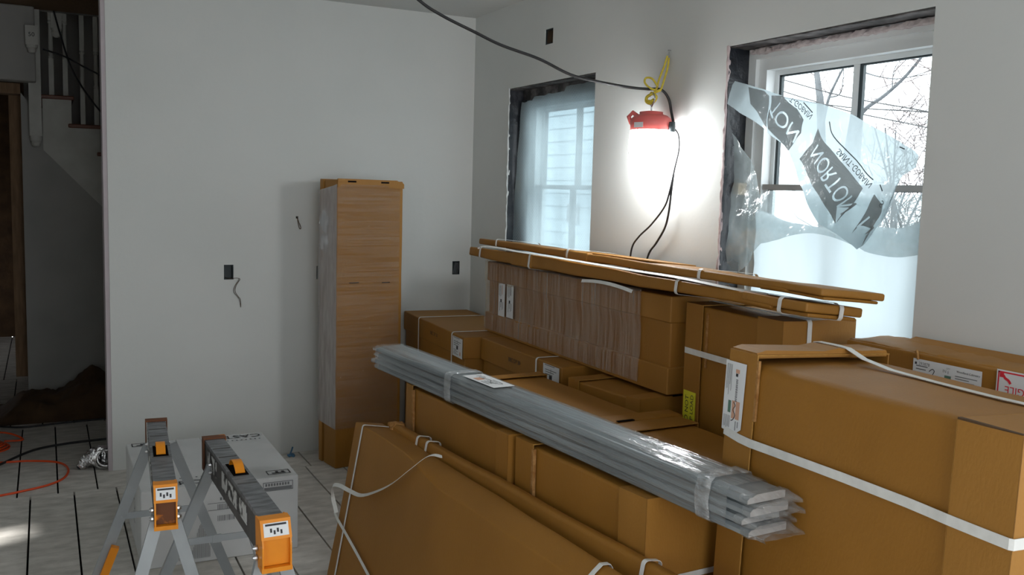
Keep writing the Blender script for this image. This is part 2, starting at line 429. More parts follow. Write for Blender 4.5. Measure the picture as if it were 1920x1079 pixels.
XR, YB, ZC = 2.45, 5.46, 2.68
XL, YF = -1.7, -1.6
W1 = (4.0, 4.96, 0.95, 2.20)
W2 = (2.03, 2.997, 0.95, 2.20)
wall_grid('wall_right', 0, XR, XR+0.22, (YF-0.2, 0), (YB+0.16, ZC),
          [W1, W2, (-0.95, 0.20, 0.95, 2.20), (4.448, 4.534, 2.398, 2.480)], 'wall')  # the opening behind the camera is unseen, added to light near carton ends
wall_grid('wall_back', 1, YB, YB+0.155, (0.305, 0), (XR, ZC),
          [(0.907, 0.961, 1.055, 1.141), (2.323, 2.374, 1.062, 1.148), (1.319, 1.333, 1.409, 1.423), (1.443, 1.452, 1.048, 1.128)], 'wall')
tag(MB().box((0.283, YB+0.004, 0), (0.3048, YB+0.151, ZC)).build('trim_3', 'pink_edge'), kind='structure')
wall_grid('wall_front', 1, YF-0.15, YF, (XL-0.15, 0), (XR, ZC), [(-0.2, 2.3, 0.85, 2.35)], 'wall')  # unseen opening behind the camera, added to light faces turned that way
wall_grid('wall_left', 0, XL-0.15, XL, (YF, 0), (10.6, ZC+0.9), [(-0.60, 0.55, 0.95, 2.25), (4.06, 4.26, 1.20, 1.60), (9.3, 9.9, 0.2, 0.8)], 'wall')  # unseen openings, added to light carton sides and patches of floor
wall_grid('wall_light_block', 1, YB, YB+0.155, (XL, 0), (-0.42, ZC), [], 'wall')  # unseen partition, added to keep room light out of the hall
tag(MB().box((XL, YF, ZC), (XR+0.22, YB+0.155, ZC+0.17)).build('ceiling', 'ceiling'), kind='structure')
# floor boards with open slits between them
fl = MB()
rows = [(-1.6, 0.30, 0.02), (0.30, 1.95, -0.04), (1.95, 3.55, 0.05), (3.55, 5.152, -0.098), (5.156, 6.66, 0.028), (6.664, 8.3, -0.045), (8.304, 10.6, 0.05)]
for (y0, y1, xo) in rows:
    x = XL
    edges = [XL] + [xo+0.2*k if y0 == 3.55 else xo+0.187*k for k in range(-14, 18)] + [XR]
    edges = [e for e in edges if XL <= e <= XR]
    for a, b in zip(edges[:-1], edges[1:]):
        if b-a < 0.02: continue
        fl.box((a+0.0042, y0, -0.02), (b-0.0042, y1, 0.0))
tag(fl.build('floor', 'board'), kind='structure')
sub = MB().box((XL-0.15, YF-0.15, -0.09), (XR+0.22, 10.7, -0.0205))
tag(sub.build('trim_4', 'void'), kind='structure')

# hall beyond the end of the back wall
HY = 7.45
hw = MB().prism([(-0.135, 0), (1.6, 0), (1.6, 0.30), (0.40, 1.585), (0.0, 2.02), (-0.135, 2.2)], lambda u, v, t: V(u, HY+t, v), 0, 0.1)
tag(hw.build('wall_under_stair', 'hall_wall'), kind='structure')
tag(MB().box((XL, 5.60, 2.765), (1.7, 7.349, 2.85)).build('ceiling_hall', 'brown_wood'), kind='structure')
tag(MB().box((XL, 7.35, 2.765), (1.7, 7.42, 3.56)).build('sky_leak_cover', 'hall_wall'), kind='structure')  # unseen panel, added to close a gap that let sky light in
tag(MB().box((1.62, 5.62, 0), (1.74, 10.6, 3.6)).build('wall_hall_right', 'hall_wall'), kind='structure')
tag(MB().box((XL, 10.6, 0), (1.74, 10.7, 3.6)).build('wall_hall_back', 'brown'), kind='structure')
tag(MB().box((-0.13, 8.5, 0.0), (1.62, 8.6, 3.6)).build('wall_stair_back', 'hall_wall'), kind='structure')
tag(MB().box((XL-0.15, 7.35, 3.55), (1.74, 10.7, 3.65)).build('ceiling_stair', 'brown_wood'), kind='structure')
tag(MB().rbox((-1.2, 7.22, 2.262), (-0.035, 7.40, 2.764), 0.012).build('trim_1', 'hall_wall'), kind='structure')
tag(MB().box((-0.215, 7.62, 0.15), (-0.137, 7.70, 2.2)).box((-1.2, 7.45, 2.19), (-0.137, 7.62, 2.262)).build('trim_2', 'brown_wood'), kind='structure')
# staircase seen past the wall end
st = thing('staircase', (0.2, HY, 0), 0, 'old white staircase with red-brown treads and turned balusters, beyond the wall end', 'stairs')
def s2(o): o.location = (-0.2, -HY, 0); return o
for k in range(8):
    x1 = 0.192+0.185*k; z = 2.195-0.195*k
    if z < 0.3: break
    s2(MB().rbox((x1-0.215, HY-0.03, z-0.028), (x1+0.012, 8.45, z), 0.008).build('tread', 'tread', st))
    s2(MB().box((x1-0.02, HY+0.012, z-0.21), (x1-0.004, 8.44, z-0.028)).build('riser', 'old_white', st))
so = MB()
for k in range(8):
    x0 = 0.0+0.185*k; z = 2.167-0.195*k
    if z < 0.4: break
    so.prism([(x0, z-0.36), (x0+0.185, z-0.555), (x0+0.185, z), (x0, z)], lambda u, v, t: V(u, HY-0.014+t, v), 0, 0.013)
s2(so.build('stringer', 'old_white', st))
bal_prof = [(0.011, 0.0), (0.012, 0.02), (0.017, 0.05), (0.016, 0.22), (0.013, 0.30), (0.018, 0.31), (0.013, 0.325), (0.02, 0.335)]
for (bx, bz) in ((0.062, 2.195), (0.152, 2.195), (0.262, 2.0), (0.352, 2.0), (0.45, 1.805), (0.54, 1.805)):
    m_ = MB().box((bx-0.016, HY+0.02, bz), (bx+0.016, HY+0.052, bz+0.26))
    m_.lathe([(0.013, 0.26), (0.017, 0.275), (0.012, 0.29), (0.016, 0.33), (0.012, 0.50), (0.018, 0.51), (0.013, 0.525)], (bx, HY+0.036, bz), 12)
    m_.box((bx-0.015, HY+0.021, bz+0.525), (bx+0.015, HY+0.051, 2.80+bz*0.2))
    s2(m_.build('baluster', 'old_white', st))
np_ = MB().box((-0.083, HY-0.10, 1.90), (-0.005, HY-0.015, 2.80))
np_.lathe([(0.012, -0.075), (0.026, -0.065), (0.031, -0.05), (0.028, -0.04), (0.037, -0.03), (0.040, 0.0)], (-0.044, HY-0.057, 1.90), 20)
s2(np_.build('newel_post', 'old_white', st))
nd = MB().box((-0.092, HY-0.30, 2.50), (-0.018, HY-0.235, 2.625))
nd.lathe([(0.012, -0.055), (0.022, -0.05), (0.028, -0.035), (0.026, -0.025), (0.036, -0.018), (0.038, 0.0)], (-0.055, HY-0.268, 2.50), 20)
ndo = s2(nd.build('drop_newel', 'old_white', st))
MB().text('50', 0.04, (-0.055, HY-0.3015, 2.565), (1, 0, 0), (0, 0, 1)).build('printed_text', 'ink', ndo)
nd2 = MB().box((0.065, HY-0.03, 2.66), (0.135, HY+0.03, 2.80)).lathe([(0.012, -0.06), (0.026, -0.05), (0.034, -0.03), (0.028, -0.022), (0.037, 0.0)], (0.10, HY, 2.66), 18)
s2(nd2.build('drop_newel', 'old_white', st))
tag(MB().tube(spline([(0.012, 7.36, 2.50), (0.15, 7.36, 2.46), (0.27, 7.36, 2.40), (0.42, 7.36, 2.33)], 6), 0.006, 8).build('power_cord', 'rubber'),
    'black cord sloping gently across the stair balusters', 'cord')
tag(MB().tube(spline([(0.085, 7.33, 2.764), (0.125, 7.33, 2.60), (0.19, 7.33, 2.38), (0.29, 7.33, 2.2), (0.42, 7.33, 2.03)], 6), 0.006, 8).build('power_cord', 'rubber'),
    'black cord falling steeply from the hall ceiling past the stairs', 'cord')
# brown heap on the hall floor
def heap():
    mb = MB(); nx, ny = 46, 22
    def H_(u, v):
        x = -0.33+0.85*u; y = 6.72+0.66*v
        e = min(1, 5.5*min(u, 1-u)+0.0)*min(1, 4.0*min(v, 1-v))
        h = 0.05+0.075*min(1, max(0, v*1.6)) + 0.17*math.exp(-((x-0.30)/0.16)**2)*(0.35+0.65*v)
        h += 0.035*mn.noise(V(x*9, y*9, 1)) + 0.02*mn.noise(V(x*24, y*24, 4))
        return V(x, y + 0.03*mn.noise(V(x*6, 2, 2)), max(0.004, h*e))
    for j in range(ny+1):
        for i in range(nx+1): mb.v.append(H_(i/nx, j/ny))
    for j in range(ny):
        for i in range(nx):
            a = j*(nx+1)+i; mb.f.append([a, a+1, a+nx+2, a+nx+1])
    b = len(mb.v)
    mb.add([(-0.33, 6.72, 0.002), (0.52, 6.72, 0.002), (0.52, 7.38, 0.002), (-0.33, 7.38, 0.002)], [[0, 1, 2, 3]])
    return mb.build('brown_tarp', 'brown', None, True)
tag(heap(), 'crumpled brown tarp heaped on the hall floor at the foot of the stairs', 'tarp')

# ------------------------------------------------------------------ windows
def window(name, y0, y1, z0, z1, frame_x, rail_z, front_w):
    yc = (y0+y1)/2
    t = thing(name, (frame_x, yc, z0), 0, kind='structure')
    def P(mb, nm, mat): 
        o = mb.build(nm, mat, t); o.location = (-frame_x, -yc, -z0); return o
    fx = frame_x
    f = MB()
    for (a, b, dx, dep) in ((0.0, 0.045, 0.0, 0.10), (0.045, 0.09, 0.018, 0.08)):   # stepped frame: outer jamb, then stop
        f.box((fx+dx, y1-b, z0+a), (fx+dx+dep, y1-a, z1-a)); f.box((fx+dx, y0+a, z0+a), (fx+dx+dep, y0+b, z1-a))
        f.box((fx+dx, y0+b, z1-b), (fx+dx+dep, y1-b, z1-a)); f.box((fx+dx, y0+b, z0+a), (fx+dx+dep, y1-b, z0+b))
    P(f, 'frame', 'white_frame')
    gy0, gy1 = y0+0.09, y1-0.09
    zt, zb = z1-0.09, z0+0.09
    # upper sash (further out) and lower sash
    for (nm, xs, sz0, sz1) in (('sash', fx+0.062, rail_z-0.02, zt), ('sash', fx+0.034, zb, rail_z)):
        s_ = MB()
        s_.box((xs, gy0, sz0), (xs+0.025, gy0+0.018, sz1)); s_.box((xs, gy1-0.018, sz0), (xs+0.025, gy1, sz1))
        s_.box((xs, gy0+0.018, sz1-0.018), (xs+0.025, gy1-0.018, sz1)); s_.box((xs, gy0+0.018, sz0), (xs+0.025, gy1-0.018, sz0+0.018))
        so_ = P(s_, nm, 'white_frame')
        d = MB(); e = 0.018
        d.box((xs+0.008, gy0+e, sz0+e), (xs+0.022, gy0+e+0.012, sz1-e)); d.box((xs+0.008, gy1-e-0.012, sz0+e), (xs+0.022, gy1-e, sz1-e))
        d.box((xs+0.008, gy0+e, sz1-e-0.006), (xs+0.022, gy1-e, sz1-e)); d.box((xs+0.006, yc-0.026, sz0+e), (xs+0.020, yc-0.010, sz1-e))
        d.build('glazing_spacer', 'dark_seal', so_)
        MB().box((xs+0.004, yc-0.016+0.006, sz0+e), (xs+0.010, yc+0.018, sz1-e)).build('muntin', 'white_frame', so_)
        MB().box((xs+0.012, gy0+e+0.001, sz0+e), (xs+0.016, gy1-e-0.001, sz1-e)).build('pane', 'glass', so_)
    P(MB().box((fx+0.026, gy0+0.002, rail_z-0.022), (fx+0.06, gy1-0.002, rail_z)), 'meeting_rail', 'rail')
    return t, P

win2, P2 = window('window_2', W2[0]-0.055, W2[1]-0.004, W2[2]+0.04, W2[3]-0.003, 2.553, 1.657, 0)
win1, P1 = window('window_1', W1[0]-0.05, W1[1]-0.03, W1[2]+0.04, W1[3]-0.02, 2.553, 1.645, 0)
# black tape lining the left reveal and the head of each opening
for (P_, W_, seed) in ((P2, W2, 1), (P1, W1, 4)):
    y1, z0, z1 = W_[1], W_[2], W_[3]
    tp = P_(MB().rbox((XR+0.004, y1-0.006, z0), (XR+0.105, y1-0.001, z1-0.002), 0.0015, 1, (3, 1, 14), wobble(0.003, 14, seed)), 'flashing_tape', 'tape')
    P_(MB().rbox((XR+0.004, W_[0]+0.005, z1-0.007), (XR+0.105, y1-0.004, z1-0.0015), 0.0015, 1, (3, 12, 1), wobble(0.003, 14, seed+2)), 'head_tape', 'tape_dusty')
    if P_ is P2:
        P_(MB().rbox((XR+0.085, W_[0]+0.005, z1-0.030), (XR+0.11, y1-0.03, z1-0.010), 0.006, 1, (2, 60, 1), wobble(0.007, 55, 3)), 'foam_bead', 'foam')
        zt = MB()
        zt.text('ZIP', 0.042, (XR+0.060, y1-0.0135, 1.435), (0, 0, -1), (1, 0, 0))
        zt.text('system', 0.026, (XR+0.060, y1-0.0135, 1.375), (0, 0, -1), (1, 0, 0))
        zt.text('FLASHING TAPE', 0.017, (XR+0.040, y1-0.0135, 1.395), (0, 0, -1), (1, 0, 0))
        zt.text('ZIP system', 0.014, (XR+0.040, y1-0.0135, 1.80), (0, 0, -1), (1, 0, 0))
        o = zt.build('printed_text', 'greyink', tp, fix=False)
    P_(MB().box((XR+0.055, y1-0.035, 1.612), (XR+0.10, y1-0.004, 1.66)), 'shim', 'shim')
    e = MB().rbox((XR-0.0025, y1-0.004, z0), (XR+0.012, y1+0.006, z1+0.004), 0.002, 1, (1, 1, 60), wobble(0.006, 45, seed+5))
    P_(e, 'torn_drywall_edge', 'raw_edge' if P_ is P2 else 'wall')
# dusty dark band behind the ragged top of the sheet at the far window
P1(MB().rbox((2.535, W1[0]-0.04, 2.125), (2.552, W1[1]-0.012, 2.197), 0.003, 1, (1, 14, 3), wobble(0.008, 20, 3)), 'head_flashing', 'tape_dusty')
P1(MB().rbox((2.53, 4.885, 0.97), (2.552, 4.953, 2.14), 0.003, 1, (1, 2, 14), wobble(0.004, 20, 9)), 'jamb_flashing', 'tape')

def sheet_grid(yfn0, yfn1, z0, z1, ny, nz, xf):
    mb = MB()
    for j in range(nz+1):
        z = z0+(z1(0) - z0)*j/nz if callable(z1) else z0+(z1-z0)*j/nz
        for i in range(ny+1):
            u = i/ny; a = yfn0(z); b = yfn1(z); y = a+(b-a)*u
            zz = z
            if callable(z1): zz = z0+(z1(u)-z0)*j/nz
            mb.v.append(V(xf(y, zz), y, zz))
    for j in range(nz):
        for i in range(ny):
            a = j*(ny+1)+i; mb.f.append([a, a+1, a+ny+2, a+ny+1])
    return mb
def x1f(y, z):
    return 2.515 + 0.012*mn.noise(V(y*5, z*2.2, 1)) + 0.006*mn.noise(V(y*16, z*5, 3)) - 0.022*max(0, (y-4.86)/0.09)
def top1(u):   # ragged upper edge, a little lower on the left
    y = 4.0+0.92*u
    return 2.145 + 0.012*mn.noise(V(y*14, 0, 0)) + (0.028 if y < 4.42 else 0.0) - (0.02 if y > 4.8 else 0)
s1 = sheet_grid(lambda z: 3.985, lambda z: 4.958-0.05*max(0, (z-1.3)/0.85)+0.010*mn.noise(V(z*6, 2, 2)), 1.0, top1, 40, 50, x1f).build('window_sheet', 'scrim', None, True, fix=False)
tag(s1, 'milky reinforced plastic sheet with a diamond scrim taped over the far window', 'plastic sheet')

# loose printed sheet hanging in the near window
def x2f(y, z):
    return 2.452 + 0.035*mn.noise(V(y*4, z*4, 5)) + 0.012*mn.noise(V(y*13, z*13, 2))
def poly_mesh(poly, off, levels, holes=None):
    bm = bmesh.new()
    vs = [bm.verts.new((0, p[0], p[1])) for p in poly]
    bm.faces.new(vs); bmesh.ops.triangulate(bm, faces=bm.faces[:])
    for _ in range(levels):
        es = [e for e in bm.edges if e.calc_length() > 0.03]
        if not es: break
        bmesh.ops.subdivide_edges(bm, edges=es, cuts=1)
        bmesh.ops.triangulate(bm, faces=[f for f in bm.faces if len(f.verts) > 3])
    mb = MB()
    bm.verts.index_update()
    for v in bm.verts: mb.v.append(V(x2f(v.co.y, v.co.z)+off, v.co.y, v.co.z))
    for f in bm.faces: mb.f.append([v.index for v in f.verts])
    bm.free(); return mb
flap = [(2.975, 2.047), (2.96, 2.061), (2.842, 2.028), (2.737, 2.001), (2.65, 1.975), (2.476, 1.937), (2.339, 1.892), (2.199, 1.832), (2.068, 1.762), (2.05, 1.747), (2.053, 1.709), (2.102, 1.684), (2.121, 1.659), (2.154, 1.607), (2.195, 1.527), (2.245, 1.454), (2.273, 1.437), (2.308, 1.459), (2.353, 1.484), (2.454, 1.516), (2.584, 1.657), (2.641, 1.784), (2.755, 1.867), (2.896, 1.932), (2.98, 1.972)]
fs_ = thing('printed_window_sheet', (2.45, 2.5, 1.44), 0, 'torn plastic sheet with grey printed panels drooping across the near window', 'plastic sheet')
def PF(mb, nm, mat, parent=None):
    o = mb.build(nm, mat, fs_ if parent is None else parent, True, fix=False)
    if parent is None: o.location = (-2.45, -2.5, -1.44)
    return o
fsheet = PF(poly_mesh(flap, 0.0, 6), 'sheet', 'sheet_flap')
blocks = [[(2.72, 1.984), (2.654, 1.978), (2.582, 1.925), (2.549, 1.885), (2.561, 1.838), (2.625, 1.793), (2.638, 1.777), (2.72, 1.861)],
          [(2.883, 2.031), (2.785, 2.008), (2.735, 1.984), (2.725, 1.861), (2.841, 1.962)],
          [(2.484, 1.852), (2.445, 1.80), (2.277, 1.643), (2.361, 1.52), (2.586, 1.747), (2.506, 1.802)],
          [(2.232, 1.624), (2.189, 1.588), (2.194, 1.562), (2.255, 1.442), (2.296, 1.49)]]
def panel(outline, words, off=-0.0025):
    """printed panel on the sheet with letters left unprinted; words: (text, size, start, end) flipped top to bottom"""
    cu = bpy.data.curves.new('panel', 'CURVE'); cu.dimensions = '2D'; cu.fill_mode = 'BOTH'; cu.resolution_u = 4
    sp = cu.splines.new('POLY'); sp.points.add(len(outline)-1); sp.use_cyclic_u = True
    for q, (y, z) in zip(sp.points, outline): q.co = (y, z, 0, 1)
    for (s_, size, a, b) in words:
        tc_ = bpy.data.curves.new('t', 'FONT'); tc_.body = s_; tc_.size = size; tc_.align_x = 'CENTER'; tc_.align_y = 'CENTER'; tc_.offset = size*0.022
        to = bpy.data.objects.new('t', tc_); COL.objects.link(to)
        dg = bpy.context.evaluated_depsgraph_get()
        xs = [v[0] for v in text_geo(s_, size, 'CENTER')[0]]; x0, x1 = min(xs), max(xs)
        A_ = Vector((a[0], a[1])); B2 = Vector((b[0], b[1])); U = (B2-A_).normalized(); k = (B2-A_).length/(x1-x0); xm = (x0+x1)/2
        Vn = Vector((-U.y, U.x)); Vn = Vn if Vn.y > 0 else -Vn
        def tf(p): 
            q = (A_+B2)/2 + U*(p[0]-xm)*k - Vn*p[1]; return (q.x, q.y, 0)
        cv = to.to_curve(dg, apply_modifiers=False)
        for s0 in cv.splines:
            n = cu.splines.new('BEZIER'); n.bezier_points.add(len(s0.bezier_points)-1); n.use_cyclic_u = True; n.resolution_u = 4
            for d_, e_ in zip(n.bezier_points, s0.bezier_points):
                d_.handle_left_type = 'FREE'; d_.handle_right_type = 'FREE'
                d_.co = tf(e_.co); d_.handle_left = tf(e_.handle_left); d_.handle_right = tf(e_.handle_right)
        to.to_curve_clear(); bpy.data.objects.remove(to); bpy.data.curves.remove(tc_)
    co = bpy.data.objects.new('panel', cu); COL.objects.link(co)
    me = bpy.data.meshes.new_from_object(co.evaluated_get(bpy.context.evaluated_depsgraph_get()))
    bpy.data.objects.remove(co); bpy.data.curves.remove(cu)
    bm = bmesh.new(); bm.from_mesh(me); bpy.data.meshes.remove(me)
    bmesh.ops.remove_doubles(bm, verts=bm.verts[:], dist=1e-5)
    bmesh.ops.triangulate(bm, faces=bm.faces[:])
    for _ in range(5):
        es = [e for e in bm.edges if e.calc_length() > 0.03]
        if not es: break
        bmesh.ops.subdivide_edges(bm, edges=es, cuts=1)
        bmesh.ops.triangulate(bm, faces=[f for f in bm.faces if len(f.verts) > 3])
    bm.verts.index_update(); mb = MB()
    for v in bm.verts: mb.v.append(V(x2f(v.co.x, v.co.y)+off, v.co.x, v.co.y))
    for f in bm.faces: mb.f.append([v.index for v in f.verts])
    bm.free()
    return PF(mb, 'printed_panel', 'sheet_ink')
panel(blocks[0], [('TON', 0.088, (2.700, 1.952), (2.585, 1.826))])
panel(blocks[1], [])
panel(blocks[2], [('NORTON', 0.088, (2.497, 1.778), (2.318, 1.572))])
panel(blocks[3], [('N', 0.08, (2.262, 1.535), (2.228, 1.497))])
def wtext(s, size, a, b, mat, nm='printed_text'):
    """text flipped top to bottom, running from a to b on the sheet"""
    a = V(0, *a); b = V(0, *b); U = (b-a).normalized(); Vv = V(0, -U.z, U.y)
    if Vv.z < 0: Vv = -Vv
    m_ = MB()
    vs, f_ = text_geo(s, size, 'CENTER')
    xs = [x for x, _ in vs]; k = (b-a).length/(max(xs)-min(xs)); xm = (max(xs)+min(xs))/2
    for x, y in vs:
        p = (a+b)/2 + U*(x-xm)*k + Vv*(-y)
        m_.v.append(V(x2f(p.y, p.z)-0.0045, p.y, p.z))
    m_.f = f_
    o = m_.build(nm, mat, fs_, fix=False); o.location = (-2.45, -2.5, -1.44)
wtext('SAINT-GOBAIN', 0.032, (2.387, 1.772), (2.246, 1.652), 'sheet_dark')
wtext('T-GOBAIN', 0.032, (2.605, 1.965), (2.513, 1.893), 'sheet_dark')
wtext('S', 0.038, (2.196, 1.598), (2.186, 1.588), 'sheet_dark')
for pl_ in ([(2.43, 1.872), (2.41, 1.83), (2.36, 1.78), (2.27, 1.70), (2.235, 1.672)], [(2.545, 1.945), (2.508, 1.908)], [(2.205, 1.655), (2.19, 1.635)], [(2.118, 1.775), (2.10, 1.768)]):
    m_ = MB().tube([V(x2f(p.x, p.y)-0.005, p.x, p.y) for p in spline([V(a, b, 0) for a, b in pl_], 4)], 0.002, 5)
    o = m_.build('printed_line', 'sheet_dark', fs_, fix=False); o.location = (-2.45, -2.5, -1.44)
# lower milky sheet and the clear one beside it
def x3f(y, z):
    return 2.512 + 0.03*mn.noise(V(y*4.5+z, z*1.4, 8)) + 0.012*mn.noise(V(y*14, z*4, 2)) - 0.02*max(0, 1.25-z)
def top3(u):
    y = 1.985+0.86*u
    return 1.50 + 0.06*((u-0.5)*2)**2 + 0.012*mn.noise(V(y*10, 1, 1))
ls = sheet_grid(lambda z: 1.985, lambda z: 2.86+0.02*mn.noise(V(z*9, 1, 0)), 0.985, top3, 40, 34, x3f).build('window_sheet', 'sheet', None, True, fix=False)
tag(ls, 'milky white plastic sheet covering the lower half of the near window', 'plastic sheet')
def x4f(y, z):
    return 2.475 + 0.03*mn.noise(V(y*6, z*5, 11)) + 0.014*mn.noise(V(y*18, z*14, 2))
def top4(u):
    y = 1.985+1.0*u
    return 1.625 + 0.235*max(0, (u-0.84)/0.16)**0.7 + 0.02*mn.noise(V(y*9, 5, 1))
def bot4(z): return 0
cs = MB(); ny, nz = 54, 24
for j in range(nz+1):
    for i in range(ny+1):
        u = i/ny; y = 1.985+0.985*u; zb_ = 1.45-0.03*math.sin(u*9) - (0.17*max(0, (u-0.80)/0.20)); zz = zb_+(top4(u)-zb_)*j/nz
        cs.v.append(V(x4f(y, zz), y, zz))
for j in range(nz):
    for i in range(ny):
        a = j*(ny+1)+i; cs.f.append([a, a+1, a+ny+2, a+ny+1])
tag(cs.build('window_sheet', 'sheet_thin', None, True, fix=False), 'crumpled clear plastic bunched at the sash rail of the near window', 'plastic sheet')

# ------------------------------------------------------------------ outside
tag(MB().box((2.7, -6, -0.9), (60, 60, -0.8)).build('ground', 'snow'), kind='structure')
hs = thing('neighbour_house', (7.2, 15.3, -0.8), 0, 'pale neighbouring house with horizontal siding seen through the milky far window', 'house')
sd = MB()
k = 0; z = 0.0
while z < 4.4:
    sd.prism([(0.0, z), (-0.03, z), (-0.008, z+0.2), (0.0, z+0.2)], lambda u, v, t: V(u, t, v), -4.0, 5.0); z += 0.2
sd.box((0.0, -4.0, 0), (2.8, 5, 4.4))
sd.build('wall', 'siding', hs)
MB().prism([(-0.3, 4.4), (1.4, 5.6), (3.0, 4.4)], lambda u, v, t: V(u, t, v), -4.2, 5.2).build('roof', 'vent', hs)
MB().box((-0.06, -3.26, 1.95), (-0.02, -2.94, 2.24)).build('vent', 'vent', hs)
for wy in (-1.6,):
    wf = MB().box((-0.07, wy-0.2, 2.95), (-0.02, wy+0.9, 4.2)).build('window', 'white_frame', hs)
    MB().box((-0.074, wy-0.12, 3.03), (-0.069, wy+0.82, 4.12)).build('pane', 'dark_seal', wf)
def tree(name, base, trunk, branches, seed, label, r0=0.07, twigs=60, grp=None):
    rr = random.Random(seed)
    t = thing(name, base, 0, label, 'tree', grp); b = V(*base)
    MB().tube(spline([V(*p)-b for p in trunk], 5), [r0*(1-0.75*i/(5*(len(trunk)-1))) for i in range(5*(len(trunk)-1)+1)], 8).build('trunk', 'bark', t)
    mb = MB(); tw = MB()
    for br in branches:
        pts, r = br[0], br[1]
        sp = spline([V(*p)-b for p in pts], 5); n = len(sp)
        mb.tube(sp, [r*(1-0.7*i/(n-1)) for i in range(n)], 6)
        for _ in range(int(twigs/len(branches))):
            i = rr.randrange(n//4, n); p = sp[i]; d = V(rr.uniform(-.5, .5), rr.uniform(-1, 1), rr.uniform(-0.2, 0.9)); d.normalize()
            L = rr.uniform(0.25, 0.8); q = p + d*L*0.5 + V(0, 0, rr.uniform(-.05, .1)); e = q + (d+V(0, rr.uniform(-.5, .5), rr.uniform(-.3, .5)))*L*0.5
            tw.tube([p, q, e], [0.0045, 0.003, 0.0015], 4)
            if rr.random() < 0.6:
                d2 = V(rr.uniform(-.5, .5), rr.uniform(-1, 1), rr.uniform(-.3, .8))*0.3; tw.tube([q, q+d2], [0.003, 0.0012], 4)
    mb.build('branch', 'bark', t)
    if tw.v: tw.build('twigs', 'twig', t)
    return t
tree('bare_tree', (7.0, 6.85, -0.8), [(7.0, 6.85, -0.8), (7.0, 6.95, 1.2), (7.0, 7.08, 2.45), (7.0, 7.14, 2.75), (7.0, 7.23, 3.2), (7.0, 7.3, 4.2)],
     [([(7.0, 7.06, 2.30), (7.0, 6.99, 2.60), (7.0, 6.88, 2.80), (7.0, 6.74, 3.02), (7.0, 6.5, 3.5)], 0.018),
      ([(7.0, 7.12, 2.68), (7.1, 7.3, 2.9), (7.2, 7.6, 3.1)], 0.011), ([(7.0, 6.98, 2.62), (7.0, 6.83, 2.66), (6.9, 6.72, 2.95)], 0.009)], 3,
     'bare tree with a forked leaning trunk, left of the muntin in the near window', 0.055, 26, None)
tree('bare_tree', (6.9, 6.72, -0.8), [(6.9, 6.72, -0.8), (6.95, 6.72, 1.4), (7.0, 6.66, 2.38), (7.0, 6.62, 2.7), (7.0, 6.58, 3.1), (7.0, 6.55, 4.3)],
     [([(7.0, 6.66, 2.33), (7.0, 6.50, 2.48), (7.0, 6.30, 2.58), (7.0, 6.08, 2.73), (7.0, 5.90, 2.90), (7.0, 5.75, 3.05), (7.0, 5.4, 3.3)], 0.022),
      ([(7.0, 6.58, 2.83), (7.0, 6.36, 2.76), (7.0, 6.1, 2.72), (7.0, 5.75, 2.77)], 0.009),
      ([(7.0, 5.97, 2.82), (7.0, 5.86, 2.98), (7.0, 5.8, 3.3)], 0.011), ([(7.0, 6.21, 2.62), (6.95, 6.15, 2.82), (7.0, 6.0, 3.0)], 0.006)], 9,
     'bare tree with one long branch reaching right, right of the muntin in the near window', 0.042, 30, None)
def brush(name, loc, n, ry, rz, seed, label):
    rr = random.Random(seed); mb = MB(); b = V(*loc)
    t = thing(name, loc, 0, label, 'shrub', None); st_ = MB()
    for k in range(7):
        y = rr.uniform(-ry, ry); st_.tube([V(rr.uniform(-.3, .3), y*0.5, 0), V(rr.uniform(-.4, .4), y*0.8, rz*0.5), V(rr.uniform(-.5, .5), y, rz*0.85)], [0.03, 0.02, 0.01], 5)
    for _ in range(n):
        y = rr.uniform(-ry, ry); top = rz*(1-0.55*(abs(y)/ry)**2)
        z = rr.uniform(0.3, 1)*top; p = V(rr.uniform(-.5, .5), y, z)
        d = V(rr.uniform(-.3, .3), rr.uniform(-1, 1), rr.uniform(-.2, 1)); L = rr.uniform(.25, .6)
        q = p+d*L*0.5; mb.tube([p, q, q+(d+V(0, rr.uniform(-.6, .6), rr.uniform(-.3, .4)))*L*0.5], [0.007, 0.0045, 0.002], 3)
    st_.build('stem', 'bark', t); mb.build('twigs', 'twig', t)
brush('bare_shrub', (10.0, 8.35, -0.8), 900, 0.75, 3.95, 4, 'dense reddish twiggy shrub at the right edge of the near window')
brush('bare_shrub', (8.7, 8.1, -0.8), 240, 0.6, 3.0, 8, 'low twiggy shrub between the two bare trees outside')
for i, (p, q, lab) in enumerate((((9.97, 3.25), (7.4, 2.62), 'highest of the three overhead wires outside the near window'),
                       ((9.97, 3.10), (7.4, 2.44), 'middle of the three overhead wires outside the near window'),
                       ((9.97, 3.00), (7.4, 2.62), 'overhead wire sloping most gently outside the near window'))):
    a = V(6.3, p[0]*0.7, 1.6+(p[1]-1.6)*0.7); b = V(6.3, q[0]*0.7, 1.6+(q[1]-1.6)*0.7); d = b-a
    tag(MB().tube(spline([a-d*0.4, a-d*0.2, a, (a+b)/2-V(0, 0, .03), b, b+d*0.6, b+d*2], 4), 0.0055, 5).build('overhead_wire', 'rubber'), 'thin dark ' + lab, 'wire')

